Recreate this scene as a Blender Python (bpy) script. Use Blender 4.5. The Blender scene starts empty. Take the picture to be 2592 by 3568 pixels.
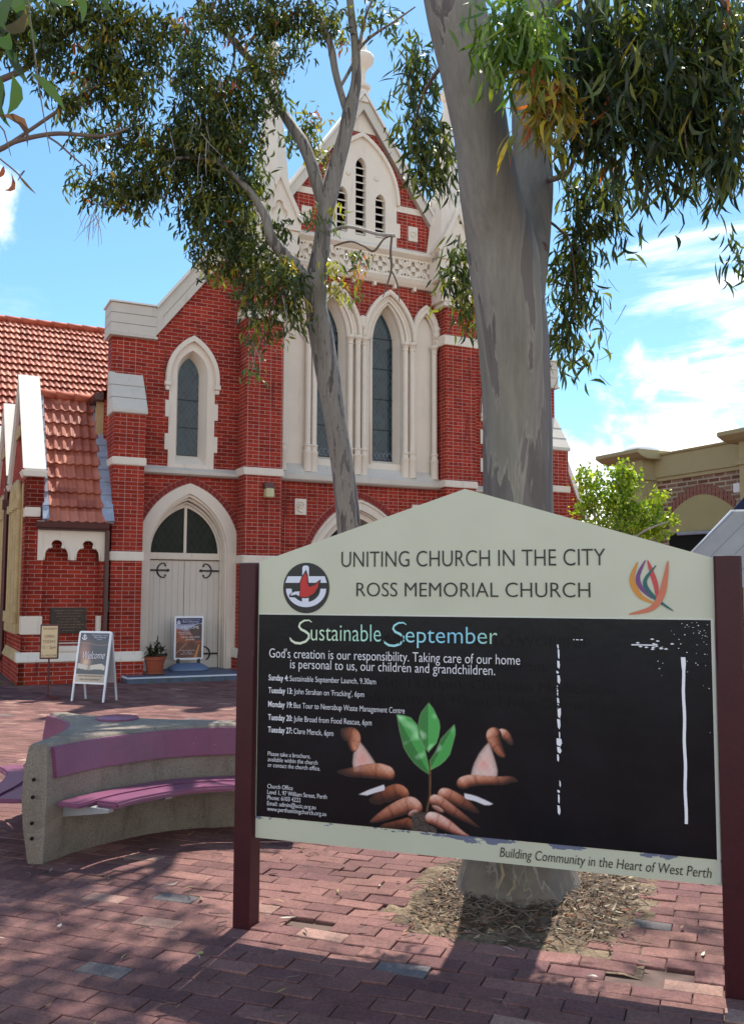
import bpy, bmesh, math, random
import numpy as np
from mathutils import Vector, Matrix

random.seed(7)
rng = np.random.default_rng(7)
SC = bpy.context.scene
COL = SC.collection

# ------------------------------------------------------------------ camera
FPX, PITCH, ROLL, EYE = 3287.13, 0.0871220, 0.0042248, 1.6      # focal length for a 3568 px high frame
cam_d = bpy.data.cameras.new("camera")
cam_d.sensor_fit = 'VERTICAL'
cam_d.sensor_height = 36.0
cam_d.lens = FPX / 3568 * 36.0
cam_d.clip_start = 0.05
cam_d.clip_end = 2000
cam = bpy.data.objects.new("camera", cam_d)
COL.objects.link(cam)
_c, _s = math.cos(PITCH), math.sin(PITCH)
_r, _f, _u = Vector((1, 0, 0)), Vector((0, _c, _s)), Vector((0, -_s, _c))
_rr = math.cos(ROLL) * _r + math.sin(ROLL) * _u
_uu = -math.sin(ROLL) * _r + math.cos(ROLL) * _u
M3 = Matrix((_rr, _uu, -_f)).transposed()
cam.matrix_world = Matrix.Translation((0, 0, EYE)) @ M3.to_4x4()
SC.camera = cam

# ------------------------------------------------------------------ sun, sky, exposure
SUN_AZ, SUN_EL = math.radians(17), math.radians(62)
sun_dir = Vector((math.sin(SUN_AZ) * math.cos(SUN_EL), math.cos(SUN_AZ) * math.cos(SUN_EL), math.sin(SUN_EL)))
sl = bpy.data.lights.new("sun", 'SUN')
sl.energy = 5.0
sl.angle = math.radians(0.5)
sl.color = (1.0, 0.94, 0.84)
so = bpy.data.objects.new("sun", sl)
COL.objects.link(so)
so.rotation_euler = sun_dir.to_track_quat('Z', 'Y').to_euler()
so.location = (10, 30, 50)
SC.view_settings.view_transform = 'Standard'
SC.view_settings.look = 'None'
SC.view_settings.exposure = 0.6
SC.view_settings.gamma = 1.0
SC.render.engine = 'CYCLES'
SC.cycles.max_bounces = 8
SC.cycles.transparent_max_bounces = 8
SC.cycles.use_denoising = True


class NT:
    """tiny helper for building node trees"""
    def __init__(self, tree):
        self.t = tree
        tree.nodes.clear()

    def n(self, kind, **kw):
        nd = self.t.nodes.new(kind)
        ins = kw.pop('ins', {})
        for k, v in kw.items():
            setattr(nd, k, v)
        for k, v in ins.items():
            self.put(nd.inputs[k], v)
        return nd

    def put(self, sock, v):
        if isinstance(v, bpy.types.NodeSocket):
            self.t.links.new(v, sock)
        elif isinstance(v, bpy.types.Node):
            self.t.links.new(v.outputs[0], sock)
        else:
            if hasattr(sock, 'default_value'):
                dv = sock.default_value
                if hasattr(dv, '__len__') and not hasattr(v, '__len__'):
                    v = [v] * len(dv)
                if hasattr(dv, '__len__') and len(dv) == 4 and len(v) == 3:
                    v = (*v, 1.0)
                sock.default_value = v

    def math(self, op, a, b=0.0, c=0.0):
        nd = self.n('ShaderNodeMath', operation=op)
        self.put(nd.inputs[0], a)
        self.put(nd.inputs[1], b)
        if len(nd.inputs) > 2:
            self.put(nd.inputs[2], c)
        return nd.outputs[0]

    def mix(self, f, a, b, blend='MIX'):
        nd = self.n('ShaderNodeMix', data_type='RGBA', blend_type=blend)
        self.put(nd.inputs[0], f)
        self.put(nd.inputs[6], a)
        self.put(nd.inputs[7], b)
        return nd.outputs[2]

    def noise(self, vec, scale, detail=4, rough=.55, dist=0.0):
        nd = self.n('ShaderNodeTexNoise')
        self.put(nd.inputs['Vector'], vec)
        nd.inputs['Scale'].default_value = scale
        nd.inputs['Detail'].default_value = detail
        nd.inputs['Roughness'].default_value = rough
        nd.inputs['Distortion'].default_value = dist
        return nd.outputs['Fac']

    def ramp(self, f, stops, interp='LINEAR'):
        nd = self.n('ShaderNodeValToRGB')
        cr = nd.color_ramp
        cr.interpolation = interp
        while len(cr.elements) < len(stops):
            cr.elements.new(0.5)
        for e, (p, c) in zip(cr.elements, stops):
            e.position = p
            c = (c, c, c) if not hasattr(c, '__len__') else c
            e.color = (*c, 1.0)
        self.put(nd.inputs[0], f)
        return nd.outputs[0]

    def sstep(self, v, lo, hi):
        nd = self.n('ShaderNodeMapRange', interpolation_type='SMOOTHSTEP')
        self.put(nd.inputs[0], v)
        nd.inputs[1].default_value = lo
        nd.inputs[2].default_value = hi
        return nd.outputs[0]


world = bpy.data.worlds.new("World")
SC.world = world
world.use_nodes = True
W = NT(world.node_tree)
sky = W.n('ShaderNodeTexSky', sky_type='NISHITA', sun_disc=False)
sky.sun_elevation = SUN_EL
sky.sun_rotation = SUN_AZ
sky.altitude = 20
sky.air_density = 1.0
sky.dust_density = 0.6
sky.ozone_density = 1.6
tc = W.n('ShaderNodeTexCoord')
sep = W.n('ShaderNodeSeparateXYZ', ins={0: tc.outputs['Generated']})
zc = W.math('MAXIMUM', sep.outputs[2], 0.0)
zz = W.math('ADD', zc, 0.13)
pl = W.n('ShaderNodeCombineXYZ', ins={0: W.math('DIVIDE', sep.outputs[0], zz), 1: W.math('DIVIDE', sep.outputs[1], zz), 2: 0.0})
nz1 = W.noise(pl.outputs[0], 1.1, 9, .56, .25)
nz2 = W.noise(tc.outputs['Generated'], 9.0, 8, .6, .4)


def sky_blob(az, el, rad):
    a, e = math.radians(az), math.radians(el)
    d = (math.sin(a) * math.cos(e), math.cos(a) * math.cos(e), math.sin(e))
    nd = W.n('ShaderNodeVectorMath', operation='DISTANCE')
    W.put(nd.inputs[0], tc.outputs['Generated'])
    nd.inputs[1].default_value = d
    return W.math('SUBTRACT', 1.0, W.math('DIVIDE', nd.outputs['Value'], rad))


b1 = W.math('MAXIMUM', sky_blob(-23.9, 20.6, .06), -1)
b2 = W.math('MAXIMUM', sky_blob(17.0, 1.5, .20), -1)
b3 = W.math('MAXIMUM', sky_blob(20.0, 13.0, .19), -1)
c1 = W.sstep(W.math('ADD', b1, W.math('MULTIPLY', W.math('SUBTRACT', nz2, .5), 2.4)), .1, .55)
c2 = W.sstep(W.math('ADD', b2, W.math('MULTIPLY', W.math('SUBTRACT', nz2, .5), 2.0)), .05, .5)
streak = W.noise(W.n('ShaderNodeMapping', ins={'Vector': tc.outputs['Generated'], 'Scale': (5, 5, 26), 'Rotation': (0, .10, 0)}).outputs[0], 1.0, 8, .62, .5)
c3 = W.math('MULTIPLY', W.sstep(W.math('ADD', b3, W.math('MULTIPLY', W.math('SUBTRACT', streak, .5), 4.2)), .45, 1.5), .7)
low = W.math('MULTIPLY', W.math('SUBTRACT', 0.30, zc), 1.0)
cg = W.math('MULTIPLY', W.sstep(W.math('ADD', nz1, W.math('MULTIPLY', low, .35)), .58, .82), .55)
back = W.math('MULTIPLY', W.math('MULTIPLY', W.sstep(sep.outputs[1], .1, -.45), W.sstep(sep.outputs[2], .80, .25)), W.math('ADD', .42, W.math('MULTIPLY', W.sstep(nz1, .35, .6), .42)))   # unseen cloud bank added behind the viewer for whiter, stronger fill light
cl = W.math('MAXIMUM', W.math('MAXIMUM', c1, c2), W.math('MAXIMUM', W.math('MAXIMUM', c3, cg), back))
tint = W.mix(1.0, sky.outputs[0], (0.72, 1.02, 1.12), 'MULTIPLY')
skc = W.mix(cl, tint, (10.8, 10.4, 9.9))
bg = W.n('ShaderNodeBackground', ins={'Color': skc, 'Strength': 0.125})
wo = W.n('ShaderNodeOutputWorld', ins={'Surface': bg.outputs[0]})


# ------------------------------------------------------------------ geometry helpers
def ray(xd, yd):
    """direction of a point measured in the photograph (1648 px wide copy)"""
    k = 2592 / 1648
    q = Vector((xd * k - 1296, -(yd * k - 1784), -FPX))
    return M3 @ q


def at(xd, yd, Y):
    """the point at forward distance Y on that sight line"""
    d = ray(xd, yd)
    return Vector((0, 0, EYE)) + d * (Y / d.y)


def ground(xd, yd, z=0.0):
    d = ray(xd, yd)
    return Vector((0, 0, EYE)) + d * ((z - EYE) / d.z)


def link(name, me, mat=None, parent=None):
    o = bpy.data.objects.new(name, me)
    COL.objects.link(o)
    if mat is not None and not me.materials:
        me.materials.append(mat)
    if parent is not None:
        o.parent = parent
    return o


def tag(o, label, cat, group=None):
    o['label'] = label
    o['category'] = cat
    if group:
        o['group'] = group
    return o


def thing(name, label, cat, loc=(0, 0, 0), rotz=0.0, group=None):
    o = bpy.data.objects.new(name, None)
    COL.objects.link(o)
    o.location = loc
    o.rotation_euler = (0, 0, rotz)
    o.empty_display_size = .2
    return tag(o, label, cat, group)


def setting(name, me, mat, kind='structure'):
    o = link(name, me, mat)
    o['kind'] = kind
    return o


class MB:
    """collects pieces and makes them ONE mesh"""
    def __init__(self):
        self.v, self.f = [], []

    def add(self, vs, fs):
        b = len(self.v)
        self.v += [tuple(p) for p in vs]
        self.f += [tuple(b + i for i in q) for q in fs]
        return self

    def box(self, x0, x1, y0, y1, z0, z1):
        x0, x1 = min(x0, x1), max(x0, x1)
        vs = [(x, y, z) for z in (z0, z1) for y in (y0, y1) for x in (x0, x1)]
        return self.add(vs, [(0, 2, 3, 1), (4, 5, 7, 6), (0, 1, 5, 4), (2, 6, 7, 3), (0, 4, 6, 2), (1, 3, 7, 5)])

    def prism(self, prof, axis, a, b):
        """closed profile extruded along an axis: 'x' takes (y,z), 'y' takes (x,z), 'z' takes (x,y)"""
        n = len(prof)
        mk = {'x': lambda t, p: (t, p[0], p[1]), 'y': lambda t, p: (p[0], t, p[1]), 'z': lambda t, p: (p[0], p[1], t)}[axis]
        vs = [mk(a, p) for p in prof] + [mk(b, p) for p in prof]
        fs = [tuple(range(n)), tuple(range(2 * n - 1, n - 1, -1))]
        fs += [(i, n + i, n + (i + 1) % n, (i + 1) % n) for i in range(n)]
        return self.add(vs, fs)

    def loft(self, a, b, close=False):
        n = len(a)
        fs = [(i, i + 1, n + i + 1, n + i) for i in range(n - 1)]
        if close:
            fs.append((n - 1, 0, n, 2 * n - 1))
        return self.add(list(a) + list(b), fs)

    def tube(self, pts, rad, seg=8, caps=True):
        pts = [Vector(p) for p in pts]
        n = len(pts)
        if not hasattr(rad, '__len__'):
            rad = [rad] * n
        ref = None
        rings = []
        for i, p in enumerate(pts):
            t = (pts[min(i + 1, n - 1)] - pts[max(i - 1, 0)])
            t = t.normalized() if t.length > 1e-9 else Vector((0, 0, 1))
            if ref is None:
                ref = Vector((0, 1, 0)) if abs(t.y) < .9 else Vector((1, 0, 0))
            ref = (ref - t * ref.dot(t))
            ref = ref.normalized() if ref.length > 1e-6 else t.orthogonal().normalized()
            bi = t.cross(ref)
            rings += [p + (ref * math.cos(2 * math.pi * k / seg) + bi * math.sin(2 * math.pi * k / seg)) * rad[i] for k in range(seg)]
        fs = []
        for i in range(n - 1):
            for k in range(seg):
                k2 = (k + 1) % seg
                fs.append((i * seg + k, i * seg + k2, (i + 1) * seg + k2, (i + 1) * seg + k))
        if caps:
            fs.append(tuple(range(seg - 1, -1, -1)))
            fs.append(tuple((n - 1) * seg + k for k in range(seg)))
        return self.add(rings, fs)

    def lathe(self, prof, cx=0.0, cy=0.0, seg=20, squash=1.0):
        """(radius, z) pairs turned about a vertical axis"""
        vs = [(cx + r * math.cos(2 * math.pi * k / seg), cy + squash * r * math.sin(2 * math.pi * k / seg), z) for r, z in prof for k in range(seg)]
        fs = []
        for i in range(len(prof) - 1):
            for k in range(seg):
                k2 = (k + 1) % seg
                fs.append((i * seg + k, i * seg + k2, (i + 1) * seg + k2, (i + 1) * seg + k))
        fs.append(tuple(range(seg - 1, -1, -1)))
        fs.append(tuple((len(prof) - 1) * seg + k for k in range(seg)))
        return self.add(vs, fs)

    def mesh(self, name, smooth=False, mirror=None):
        me = bpy.data.meshes.new(name)
        vs = self.v if mirror is None else [(2 * mirror - x, y, z) for x, y, z in self.v]
        fs = self.f if mirror is None else [q[::-1] for q in self.f]
        me.from_pydata(vs, [], fs)
        me.update()
        if smooth:
            me.polygons.foreach_set('use_smooth', [True] * len(me.polygons))
        return me

    def build(self, name, mat, parent=None, smooth=False, bevel=0.0, mirror=None, angle=None):
        me = self.mesh(name, smooth, mirror)
        if bevel:
            bm = bmesh.new()
            bm.from_mesh(me)
            bmesh.ops.remove_doubles(bm, verts=bm.verts, dist=1e-5)
            bmesh.ops.recalc_face_normals(bm, faces=bm.faces)
            es = [e for e in bm.edges if len(e.link_faces) == 2 and e.calc_face_angle(0) > .5]
            bmesh.ops.bevel(bm, geom=es, offset=bevel, segments=2, affect='EDGES', clamp_overlap=True)
            bm.to_mesh(me)
            bm.free()
        if angle is not None:
            me.polygons.foreach_set('use_smooth', [True] * len(me.polygons))
            me.set_sharp_from_angle(angle=angle)
        return link(name, me, mat, parent)


def slab_mesh(name, contours, y0, y1, mirror=None):
    """flat shape (x,z), holes allowed, with real thickness from y0 to y1"""
    cu = bpy.data.curves.new("tmp", 'CURVE')
    cu.dimensions = '2D'
    cu.fill_mode = 'BOTH'
    cu.extrude = abs(y1 - y0) / 2
    for c in contours:
        c = [(2 * mirror - x, z) for x, z in c] if mirror is not None else c
        sp = cu.splines.new('POLY')
        sp.points.add(len(c) - 1)
        for p, (x, z) in zip(sp.points, c):
            p.co = (x, z, 0, 1)
        sp.use_cyclic_u = True
    ob = bpy.data.objects.new("tmp", cu)
    me = bpy.data.meshes.new_from_object(ob)
    bpy.data.objects.remove(ob)
    bpy.data.curves.remove(cu)
    me.name = name
    me.transform(Matrix.Translation((0, (y0 + y1) / 2, 0)) @ Matrix.Rotation(math.pi / 2, 4, 'X'))
    return me


def slab(name, contours, y0, y1, mat, parent=None, mirror=None):
    me = slab_mesh(name, contours, y0, y1, mirror)
    me.materials.clear()
    return link(name, me, mat, parent)


def join_meshes(name, meshes):
    bm = bmesh.new()
    for m in meshes:
        bm.from_mesh(m)
    me = bpy.data.meshes.new(name)
    bm.to_mesh(me)
    bm.free()
    return me


def arch(xc, hw, zs, zt, zb=None, n=12):
    """pointed arch from left foot over the apex to right foot"""
    r = zt - zs
    R = (hw * hw + r * r) / (2 * hw)
    a1 = math.asin(min(1, r / R)) if R >= hw else math.pi - math.asin(min(1, r / R))
    L = []
    for i in range(n + 1):
        t = a1 * i / n
        L.append((xc + (R - hw) - R * math.cos(t), zs + R * math.sin(t)))
    L[-1] = (xc, zt)
    Rr = [(2 * xc - x, z) for x, z in L[-2::-1]]
    out = L + Rr
    if zb is not None:
        out = [(xc - hw, zb)] + out + [(xc + hw, zb)]
    return out


def band(outer, inner):
    return list(outer) + list(inner)[::-1]


def rect(x0, x1, z0, z1):
    return [(x0, z0), (x1, z0), (x1, z1), (x0, z1)]


def circle(cx, cz, r, n=24, rz=None):
    rz = r if rz is None else rz
    return [(cx + r * math.cos(2 * math.pi * k / n), cz + rz * math.sin(2 * math.pi * k / n)) for k in range(n)]


CAP_H = None


def lettering(s, x0, x1, zb, cap, y, mat, parent, name='lettering', shear=0.0, bold=-.008, thick=.0012, slope=0.0):
    """words fitted between x0 and x1 on a baseline, standing on the face at y"""
    global CAP_H
    def mk(t):
        cu = bpy.data.curves.new("tmp", 'FONT')
        cu.body = t
        cu.size = 1.0
        cu.shear = shear
        cu.offset = bold
        cu.extrude = .5
        cu.resolution_u = 4
        ob = bpy.data.objects.new("tmp", cu)
        me = bpy.data.meshes.new_from_object(ob)
        bpy.data.objects.remove(ob)
        bpy.data.curves.remove(cu)
        return me
    if CAP_H is None:
        hm = mk("H")
        CAP_H = max(v.co.y for v in hm.vertices) - min(v.co.y for v in hm.vertices)
    me = mk(s)
    xs = [v.co.x for v in me.vertices]
    a, b = min(xs), max(xs)
    kx = (x1 - x0) / (b - a)
    kz = cap / CAP_H
    for v in me.vertices:
        x, z, d = v.co
        X = x0 + (x - a) * kx
        v.co = (X, y - thick / 2 + (-d) * thick, zb + z * kz + slope * (X - x0))
    me.name = name
    me.materials.clear()
    me.update()
    return link(name, me, mat, parent)


def colored(name, verts, faces, cols, mat, parent=None):
    """mesh with a colour per vertex (things that are printed or naturally vary)"""
    me = bpy.data.meshes.new(name)
    me.from_pydata(verts, [], faces)
    at_ = me.color_attributes.new('Col', 'FLOAT_COLOR', 'POINT')
    c = np.ones((len(verts), 4), dtype=np.float32)
    c[:, :3] = cols
    at_.data.foreach_set('color', c.ravel())
    me.update()
    return link(name, me, mat, parent)


# ------------------------------------------------------------------ materials
def newmat(name):
    m = bpy.data.materials.new(name)
    m.use_nodes = True
    t = NT(m.node_tree)
    p = t.n('ShaderNodeBsdfPrincipled')
    o = t.n('ShaderNodeOutputMaterial', ins={'Surface': p.outputs[0]})
    t.p, t.o = p, o
    t.tc = t.n('ShaderNodeTexCoord')
    t.obj = t.tc.outputs['Object']
    return m, t


def bump(t, h, strength=.3, dist=.01):
    b = t.n('ShaderNodeBump', ins={'Strength': strength, 'Distance': dist, 'Height': h})
    t.put(t.p.inputs['Normal'], b.outputs[0])


def plain(name, col, rough=.6, var=.15, scale=6.0, bumpy=0.0, metallic=0.0, bscale=None, spec=.5, spots=None):
    m, t = newmat(name)
    nz = t.noise(t.obj, scale, 5, .6)
    nf = t.noise(t.obj, scale * 9, 3, .6)
    f = t.math('ADD', t.math('MULTIPLY', nz, .7), t.math('MULTIPLY', nf, .3))
    c = t.ramp(f, [(.25, [x * (1 - var) for x in col]), (.75, [min(1, x * (1 + var)) for x in col])])
    if spots:
        sc, th, sc_col = spots
        sp = t.sstep(t.noise(t.obj, sc, 3, .6), th, th + .05)
        c = t.mix(sp, c, sc_col)
    t.put(t.p.inputs['Base Color'], c)
    t.p.inputs['Roughness'].default_value = rough
    t.p.inputs['Metallic'].default_value = metallic
    t.p.inputs['Specular IOR Level'].default_value = spec if rough < .6 else min(spec, .2)
    if bumpy:
        bump(t, t.noise(t.obj, bscale or scale * 14, 4, .65), bumpy, .006)
    return m


def brick_mat(name, c1, c2, mortar, bw=.235, rh=.075, ms=.0044, squash=1.0, bias=-.2, dark=None):
    m, t = newmat(name)
    s = t.n('ShaderNodeSeparateXYZ', ins={0: t.obj})
    ns = t.n('ShaderNodeSeparateXYZ', ins={0: t.tc.outputs['Normal']})
    side = t.math('GREATER_THAN', t.math('ABSOLUTE', ns.outputs[0]), .7)
    h = t.math('ADD', t.math('MULTIPLY', s.outputs[0], t.math('SUBTRACT', 1.0, side)), t.math('MULTIPLY', t.math('ADD', s.outputs[1], .06), side))
    v = t.n('ShaderNodeCombineXYZ', ins={0: h, 1: s.outputs[2], 2: 0.0})
    wob = t.n('ShaderNodeTexNoise', ins={'Vector': v.outputs[0], 'Scale': 9.0})
    wv = t.n('ShaderNodeVectorMath', operation='MULTIPLY_ADD', ins={0: wob.outputs['Color'], 1: (.006, .006, 0), 2: v.outputs[0]})
    b = t.n('ShaderNodeTexBrick', offset=.5, offset_frequency=2, squash=squash, squash_frequency=2,
            ins={'Vector': wv.outputs[0], 'Color1': c1, 'Color2': c2, 'Mortar': mortar, 'Scale': 1.0, 'Mortar Size': ms,
                 'Mortar Smooth': .15, 'Bias': bias, 'Brick Width': bw, 'Row Height': rh})
    big = t.noise(t.obj, 1.3, 5, .6)
    fine = t.noise(t.obj, 60, 3, .6)
    c = t.mix(.65, b.outputs[0], t.mix(1.0, b.outputs[0], t.ramp(big, [(.3, .62), (.7, 1.15)]), 'MULTIPLY'))
    c = t.mix(.5, c, t.mix(1.0, c, t.ramp(fine, [(.3, .7), (.7, 1.2)]), 'MULTIPLY'))
    if dark is not None:
        dm = t.sstep(t.noise(t.n('ShaderNodeMapping', ins={'Vector': t.obj, 'Scale': (3.2, 3.2, .45)}).outputs[0], 1.6, 5, .6), .57, .72)
        c = t.mix(t.math('MULTIPLY', dm, .75), c, dark)
    t.put(t.p.inputs['Base Color'], c)
    t.p.inputs['Roughness'].default_value = .8
    t.p.inputs['Specular IOR Level'].default_value = .12
    bump(t, t.math('ADD', t.math('SUBTRACT', 1.0, b.outputs[1]), t.math('MULTIPLY', fine, .25)), .55, .008)
    return m


def lead_glass(name, c1, c2, px, pz, lead, lw=.07, rough=.12, spec=.5):
    """dark leadlight: diamond quarries in lead"""
    m, t = newmat(name)
    s = t.n('ShaderNodeSeparateXYZ', ins={0: t.obj})
    a = t.math('DIVIDE', s.outputs[0], px)
    b = t.math('DIVIDE', s.outputs[2], pz)
    l1 = t.math('LESS_THAN', t.math('FRACT', t.math('ADD', a, b)), lw)
    l2 = t.math('LESS_THAN', t.math('FRACT', t.math('SUBTRACT', a, b)), lw)
    ln = t.math('MAXIMUM', l1, l2)
    cell = t.n('ShaderNodeCombineXYZ', ins={0: t.math('FLOOR', t.math('ADD', a, b)), 1: t.math('FLOOR', t.math('SUBTRACT', a, b)), 2: 0.0})
    wn = t.n('ShaderNodeTexWhiteNoise', noise_dimensions='3D', ins={'Vector': cell.outputs[0]})
    big = t.noise(t.obj, 2.2, 4, .6)
    f = t.math('ADD', t.math('MULTIPLY', wn.outputs[0], .35), t.math('MULTIPLY', big, .65))
    c = t.ramp(f, [(.3, c1), (.7, c2)])
    t.put(t.p.inputs['Base Color'], t.mix(ln, c, lead))
    t.put(t.p.inputs['Roughness'], t.math('ADD', rough, t.math('MULTIPLY', ln, .4)))
    t.p.inputs['Specular IOR Level'].default_value = spec
    wav = t.noise(t.obj, 14, 3, .5)
    bump(t, t.math('ADD', t.math('MULTIPLY', wn.outputs[0], .6), t.math('MULTIPLY', wav, .6)), .12, .01)
    return m


def attr_mat(name, rough=.6, mul_noise=0.0, scale=30, bumpy=0.0, spec=.5):
    m, t = newmat(name)
    a = t.n('ShaderNodeVertexColor', layer_name='Col')
    c = a.outputs[0]
    if mul_noise:
        nz = t.noise(t.obj, scale, 5, .7)
        c = t.mix(1.0, c, t.ramp(nz, [(.3, 1 - mul_noise), (.7, 1 + mul_noise)]), 'MULTIPLY')
    t.put(t.p.inputs['Base Color'], c)
    t.p.inputs['Roughness'].default_value = rough
    t.p.inputs['Specular IOR Level'].default_value = spec
    if bumpy:
        bump(t, t.noise(t.obj, scale * 2, 4, .7), bumpy, .004)
    return m


def leaf_mat(name):
    m, t = newmat(name)
    a = t.n('ShaderNodeVertexColor', layer_name='Col')
    t.put(t.p.inputs['Base Color'], a.outputs[0])
    t.p.inputs['Roughness'].default_value = .38
    tr = t.n('ShaderNodeBsdfTranslucent')
    t.put(tr.inputs[0], t.mix(1.0, a.outputs[0], (1.5, 1.6, .7), 'MULTIPLY'))
    mx = t.n('ShaderNodeMixShader', ins={0: .38, 1: t.p.outputs[0], 2: tr.outputs[0]})
    t.put(t.o.inputs['Surface'], mx.outputs[0])
    return m


M = {}
RED1, RED2 = (.40, .042, .021), (.215, .021, .013)
MORT = (.54, .35, .30)
M['brick'] = brick_mat('red brick', RED1, RED2, MORT, dark=(.10, .022, .020))
M['brick_english'] = brick_mat('red brick english bond', RED1, RED2, MORT, squash=2.0, bw=.118, dark=(.13, .022, .02))
M['voussoir'] = plain('red brick voussoir', (.24, .033, .026), .75, .3, 9, .2)
M['mortar'] = plain('pale mortar', MORT, .9, .1)
def render_mat(name, col, grime, amt=.5):
    m, t = newmat(name)
    n1 = t.noise(t.obj, 1.7, 5, .6)
    st = t.noise(t.n('ShaderNodeMapping', ins={'Vector': t.obj, 'Scale': (7, 7, .7)}).outputs[0], 1.5, 5, .65)
    c = t.ramp(n1, [(.25, [x * .93 for x in col]), (.75, [min(1, x * 1.05) for x in col])])
    c = t.mix(t.math('MULTIPLY', t.sstep(st, .56, .78), amt), c, grime)
    fl = t.sstep(t.noise(t.obj, 24, 4, .7), .66, .74)
    c = t.mix(t.math('MULTIPLY', fl, amt * .5), c, grime)
    t.put(t.p.inputs['Base Color'], c)
    t.p.inputs['Roughness'].default_value = .65
    t.p.inputs['Specular IOR Level'].default_value = .2
    bump(t, t.noise(t.obj, 40, 4, .65), .12, .006)
    return m


M['cream'] = render_mat('cream painted render', (.78, .695, .58), (.48, .40, .30))
M['cream_old'] = plain('weathered ochre stone', (.50, .37, .19), .8, .28, 3.0, .3, bscale=30)
M['white_coping'] = plain('white painted coping', (.78, .75, .68), .6, .06, 3, .15, bscale=30)
M['grey_coping'] = render_mat('grey painted coping', (.62, .57, .49), (.33, .30, .26), .6)
M['groove'] = plain('shadow joint', (.30, .26, .21), .9, .1)
M['glass'] = lead_glass('dark leadlight glass', (.006, .013, .028), (.018, .050, .058), .11, .16, (.10, .13, .13), .05, .16, .4)
M['glass_door'] = lead_glass('dark green leadlight glass', (.006, .009, .006), (.014, .020, .012), .13, .21, (.05, .055, .045), .05, .4, .2)
M['door'] = plain('cream painted door boards', (.66, .60, .52), .5, .06, 2)
M['iron'] = plain('black painted iron', (.012, .012, .013), .45, .2, 20)
M['brown'] = plain('dark red brown metal paint', (.085, .026, .022), .4, .2, 8)
M['lead'] = plain('lead flashing', (.30, .34, .42), .5, .25, 9, .3)
M['dark'] = plain('dark recess', (.012, .012, .012), .9, .2)
M['slate'] = plain('blue grey painted step', (.075, .105, .16), .55, .2, 6, .15)
M['step_edge'] = plain('pale step edge paint', (.62, .68, .76), .6, .1)
M['bronze'] = plain('dark bronze plaque', (.045, .035, .028), .45, .35, 14, .3, metallic=.4)
M['bronze_text'] = plain('worn bronze letters', (.16, .10, .06), .5, .3, metallic=.4)
M['tile'] = plain('terracotta roof tile', (.52, .135, .068), .7, .28, 2.6, .15, bscale=60)
M['white'] = plain('white painted metal', (.80, .81, .82), .4, .05)
M['alu'] = plain('pale aluminium frame', (.70, .73, .77), .38, .06, metallic=.25)

# ------------------------------------------------------------------ ground
SIGN_A = 0.355668
S0 = Vector((-0.578, 4.663, 0))
SU = Vector((math.cos(SIGN_A), -math.sin(SIGN_A), 0))
SV = Vector((math.sin(SIGN_A), math.cos(SIGN_A), 0))      # away from the reader
CH_A = 0.455152
CH_O = Vector((-6.126, 16.542, 0))
CU = Vector((math.cos(CH_A), math.sin(CH_A), 0))
CV = Vector((-math.sin(CH_A), math.cos(CH_A), 0))         # into the church


def church_uv(x, y):
    d = Vector((x, y, 0)) - CH_O
    return d.dot(CU), d.dot(CV)


m, t = newmat('sandy soil with litter crumbs')
_n = t.math('ADD', t.math('MULTIPLY', t.noise(t.obj, 4, 6, .7), .6), t.math('MULTIPLY', t.noise(t.obj, 55, 5, .75), .4))
t.put(t.p.inputs['Base Color'], t.ramp(_n, [(.36, (.055, .040, .028)), (.48, (.13, .095, .065)), (.60, (.27, .205, .14)), (.75, (.34, .27, .19))]))
t.p.inputs['Roughness'].default_value = .95
t.p.inputs['Specular IOR Level'].default_value = .1
bump(t, t.noise(t.obj, 80, 5, .75), .8, .008)
M['sand'] = m
M['ground'] = plain('sandy paving bed', (.14, .095, .08), .95, .25, 7, .4, bscale=90)
M['road'] = plain('pale worn road asphalt', (.20, .20, .20), .9, .15, 2, .3, bscale=120)
g = MB()
g.add([(-150, -6, -.016), (150, -6, -.016), (150, 250, -.016), (-150, 250, -.016)], [(0, 1, 2, 3)])
setting('ground', g.mesh('ground'), M['ground'])
g = MB()
g.add([(-150, -150, -.06), (150, -150, -.06), (150, -6, -.06), (-150, -6, -.06)], [(0, 1, 2, 3)])
setting('road', g.mesh('road'), M['road'])

m, t = newmat('red clay paver')
_a = t.n('ShaderNodeVertexColor', layer_name='Col').outputs[0]
_c = t.mix(1.0, _a, t.ramp(t.noise(t.obj, 70, 5, .7), [(.3, .66), (.7, 1.3)]), 'MULTIPLY')
_c = t.mix(1.0, _c, t.ramp(t.noise(t.obj, 2.6, 6, .7), [(.32, .70), (.62, 1.12)]), 'MULTIPLY')
_gum = t.sstep(t.noise(t.obj, 9, 2, .4), .70, .73)
_c = t.mix(t.math('MULTIPLY', _gum, .55), _c, (.05, .042, .04))
_dust = t.sstep(t.noise(t.n('ShaderNodeMapping', ins={'Vector': t.obj, 'Location': (7, 3, 0)}).outputs[0], 5, 6, .75), .60, .78)
_c = t.mix(t.math('MULTIPLY', _dust, .35), _c, (.33, .27, .20))
t.put(t.p.inputs['Base Color'], _c)
t.p.inputs['Roughness'].default_value = .82
t.p.inputs['Specular IOR Level'].default_value = .15
bump(t, t.noise(t.obj, 130, 4, .7), .4, .004)
M['paver'] = m
PL, PW, PG = .236, .118, .0035


def noise2(x, y, s):
    return (np.sin(x * 1.7 * s + 1.3) * np.cos(y * 2.3 * s + .7) + np.sin((x + y) * 1.1 * s + 2.1) * .7 + np.sin((x * .6 - y * 1.4) * 2.7 * s) * .4) / 2.1


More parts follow.
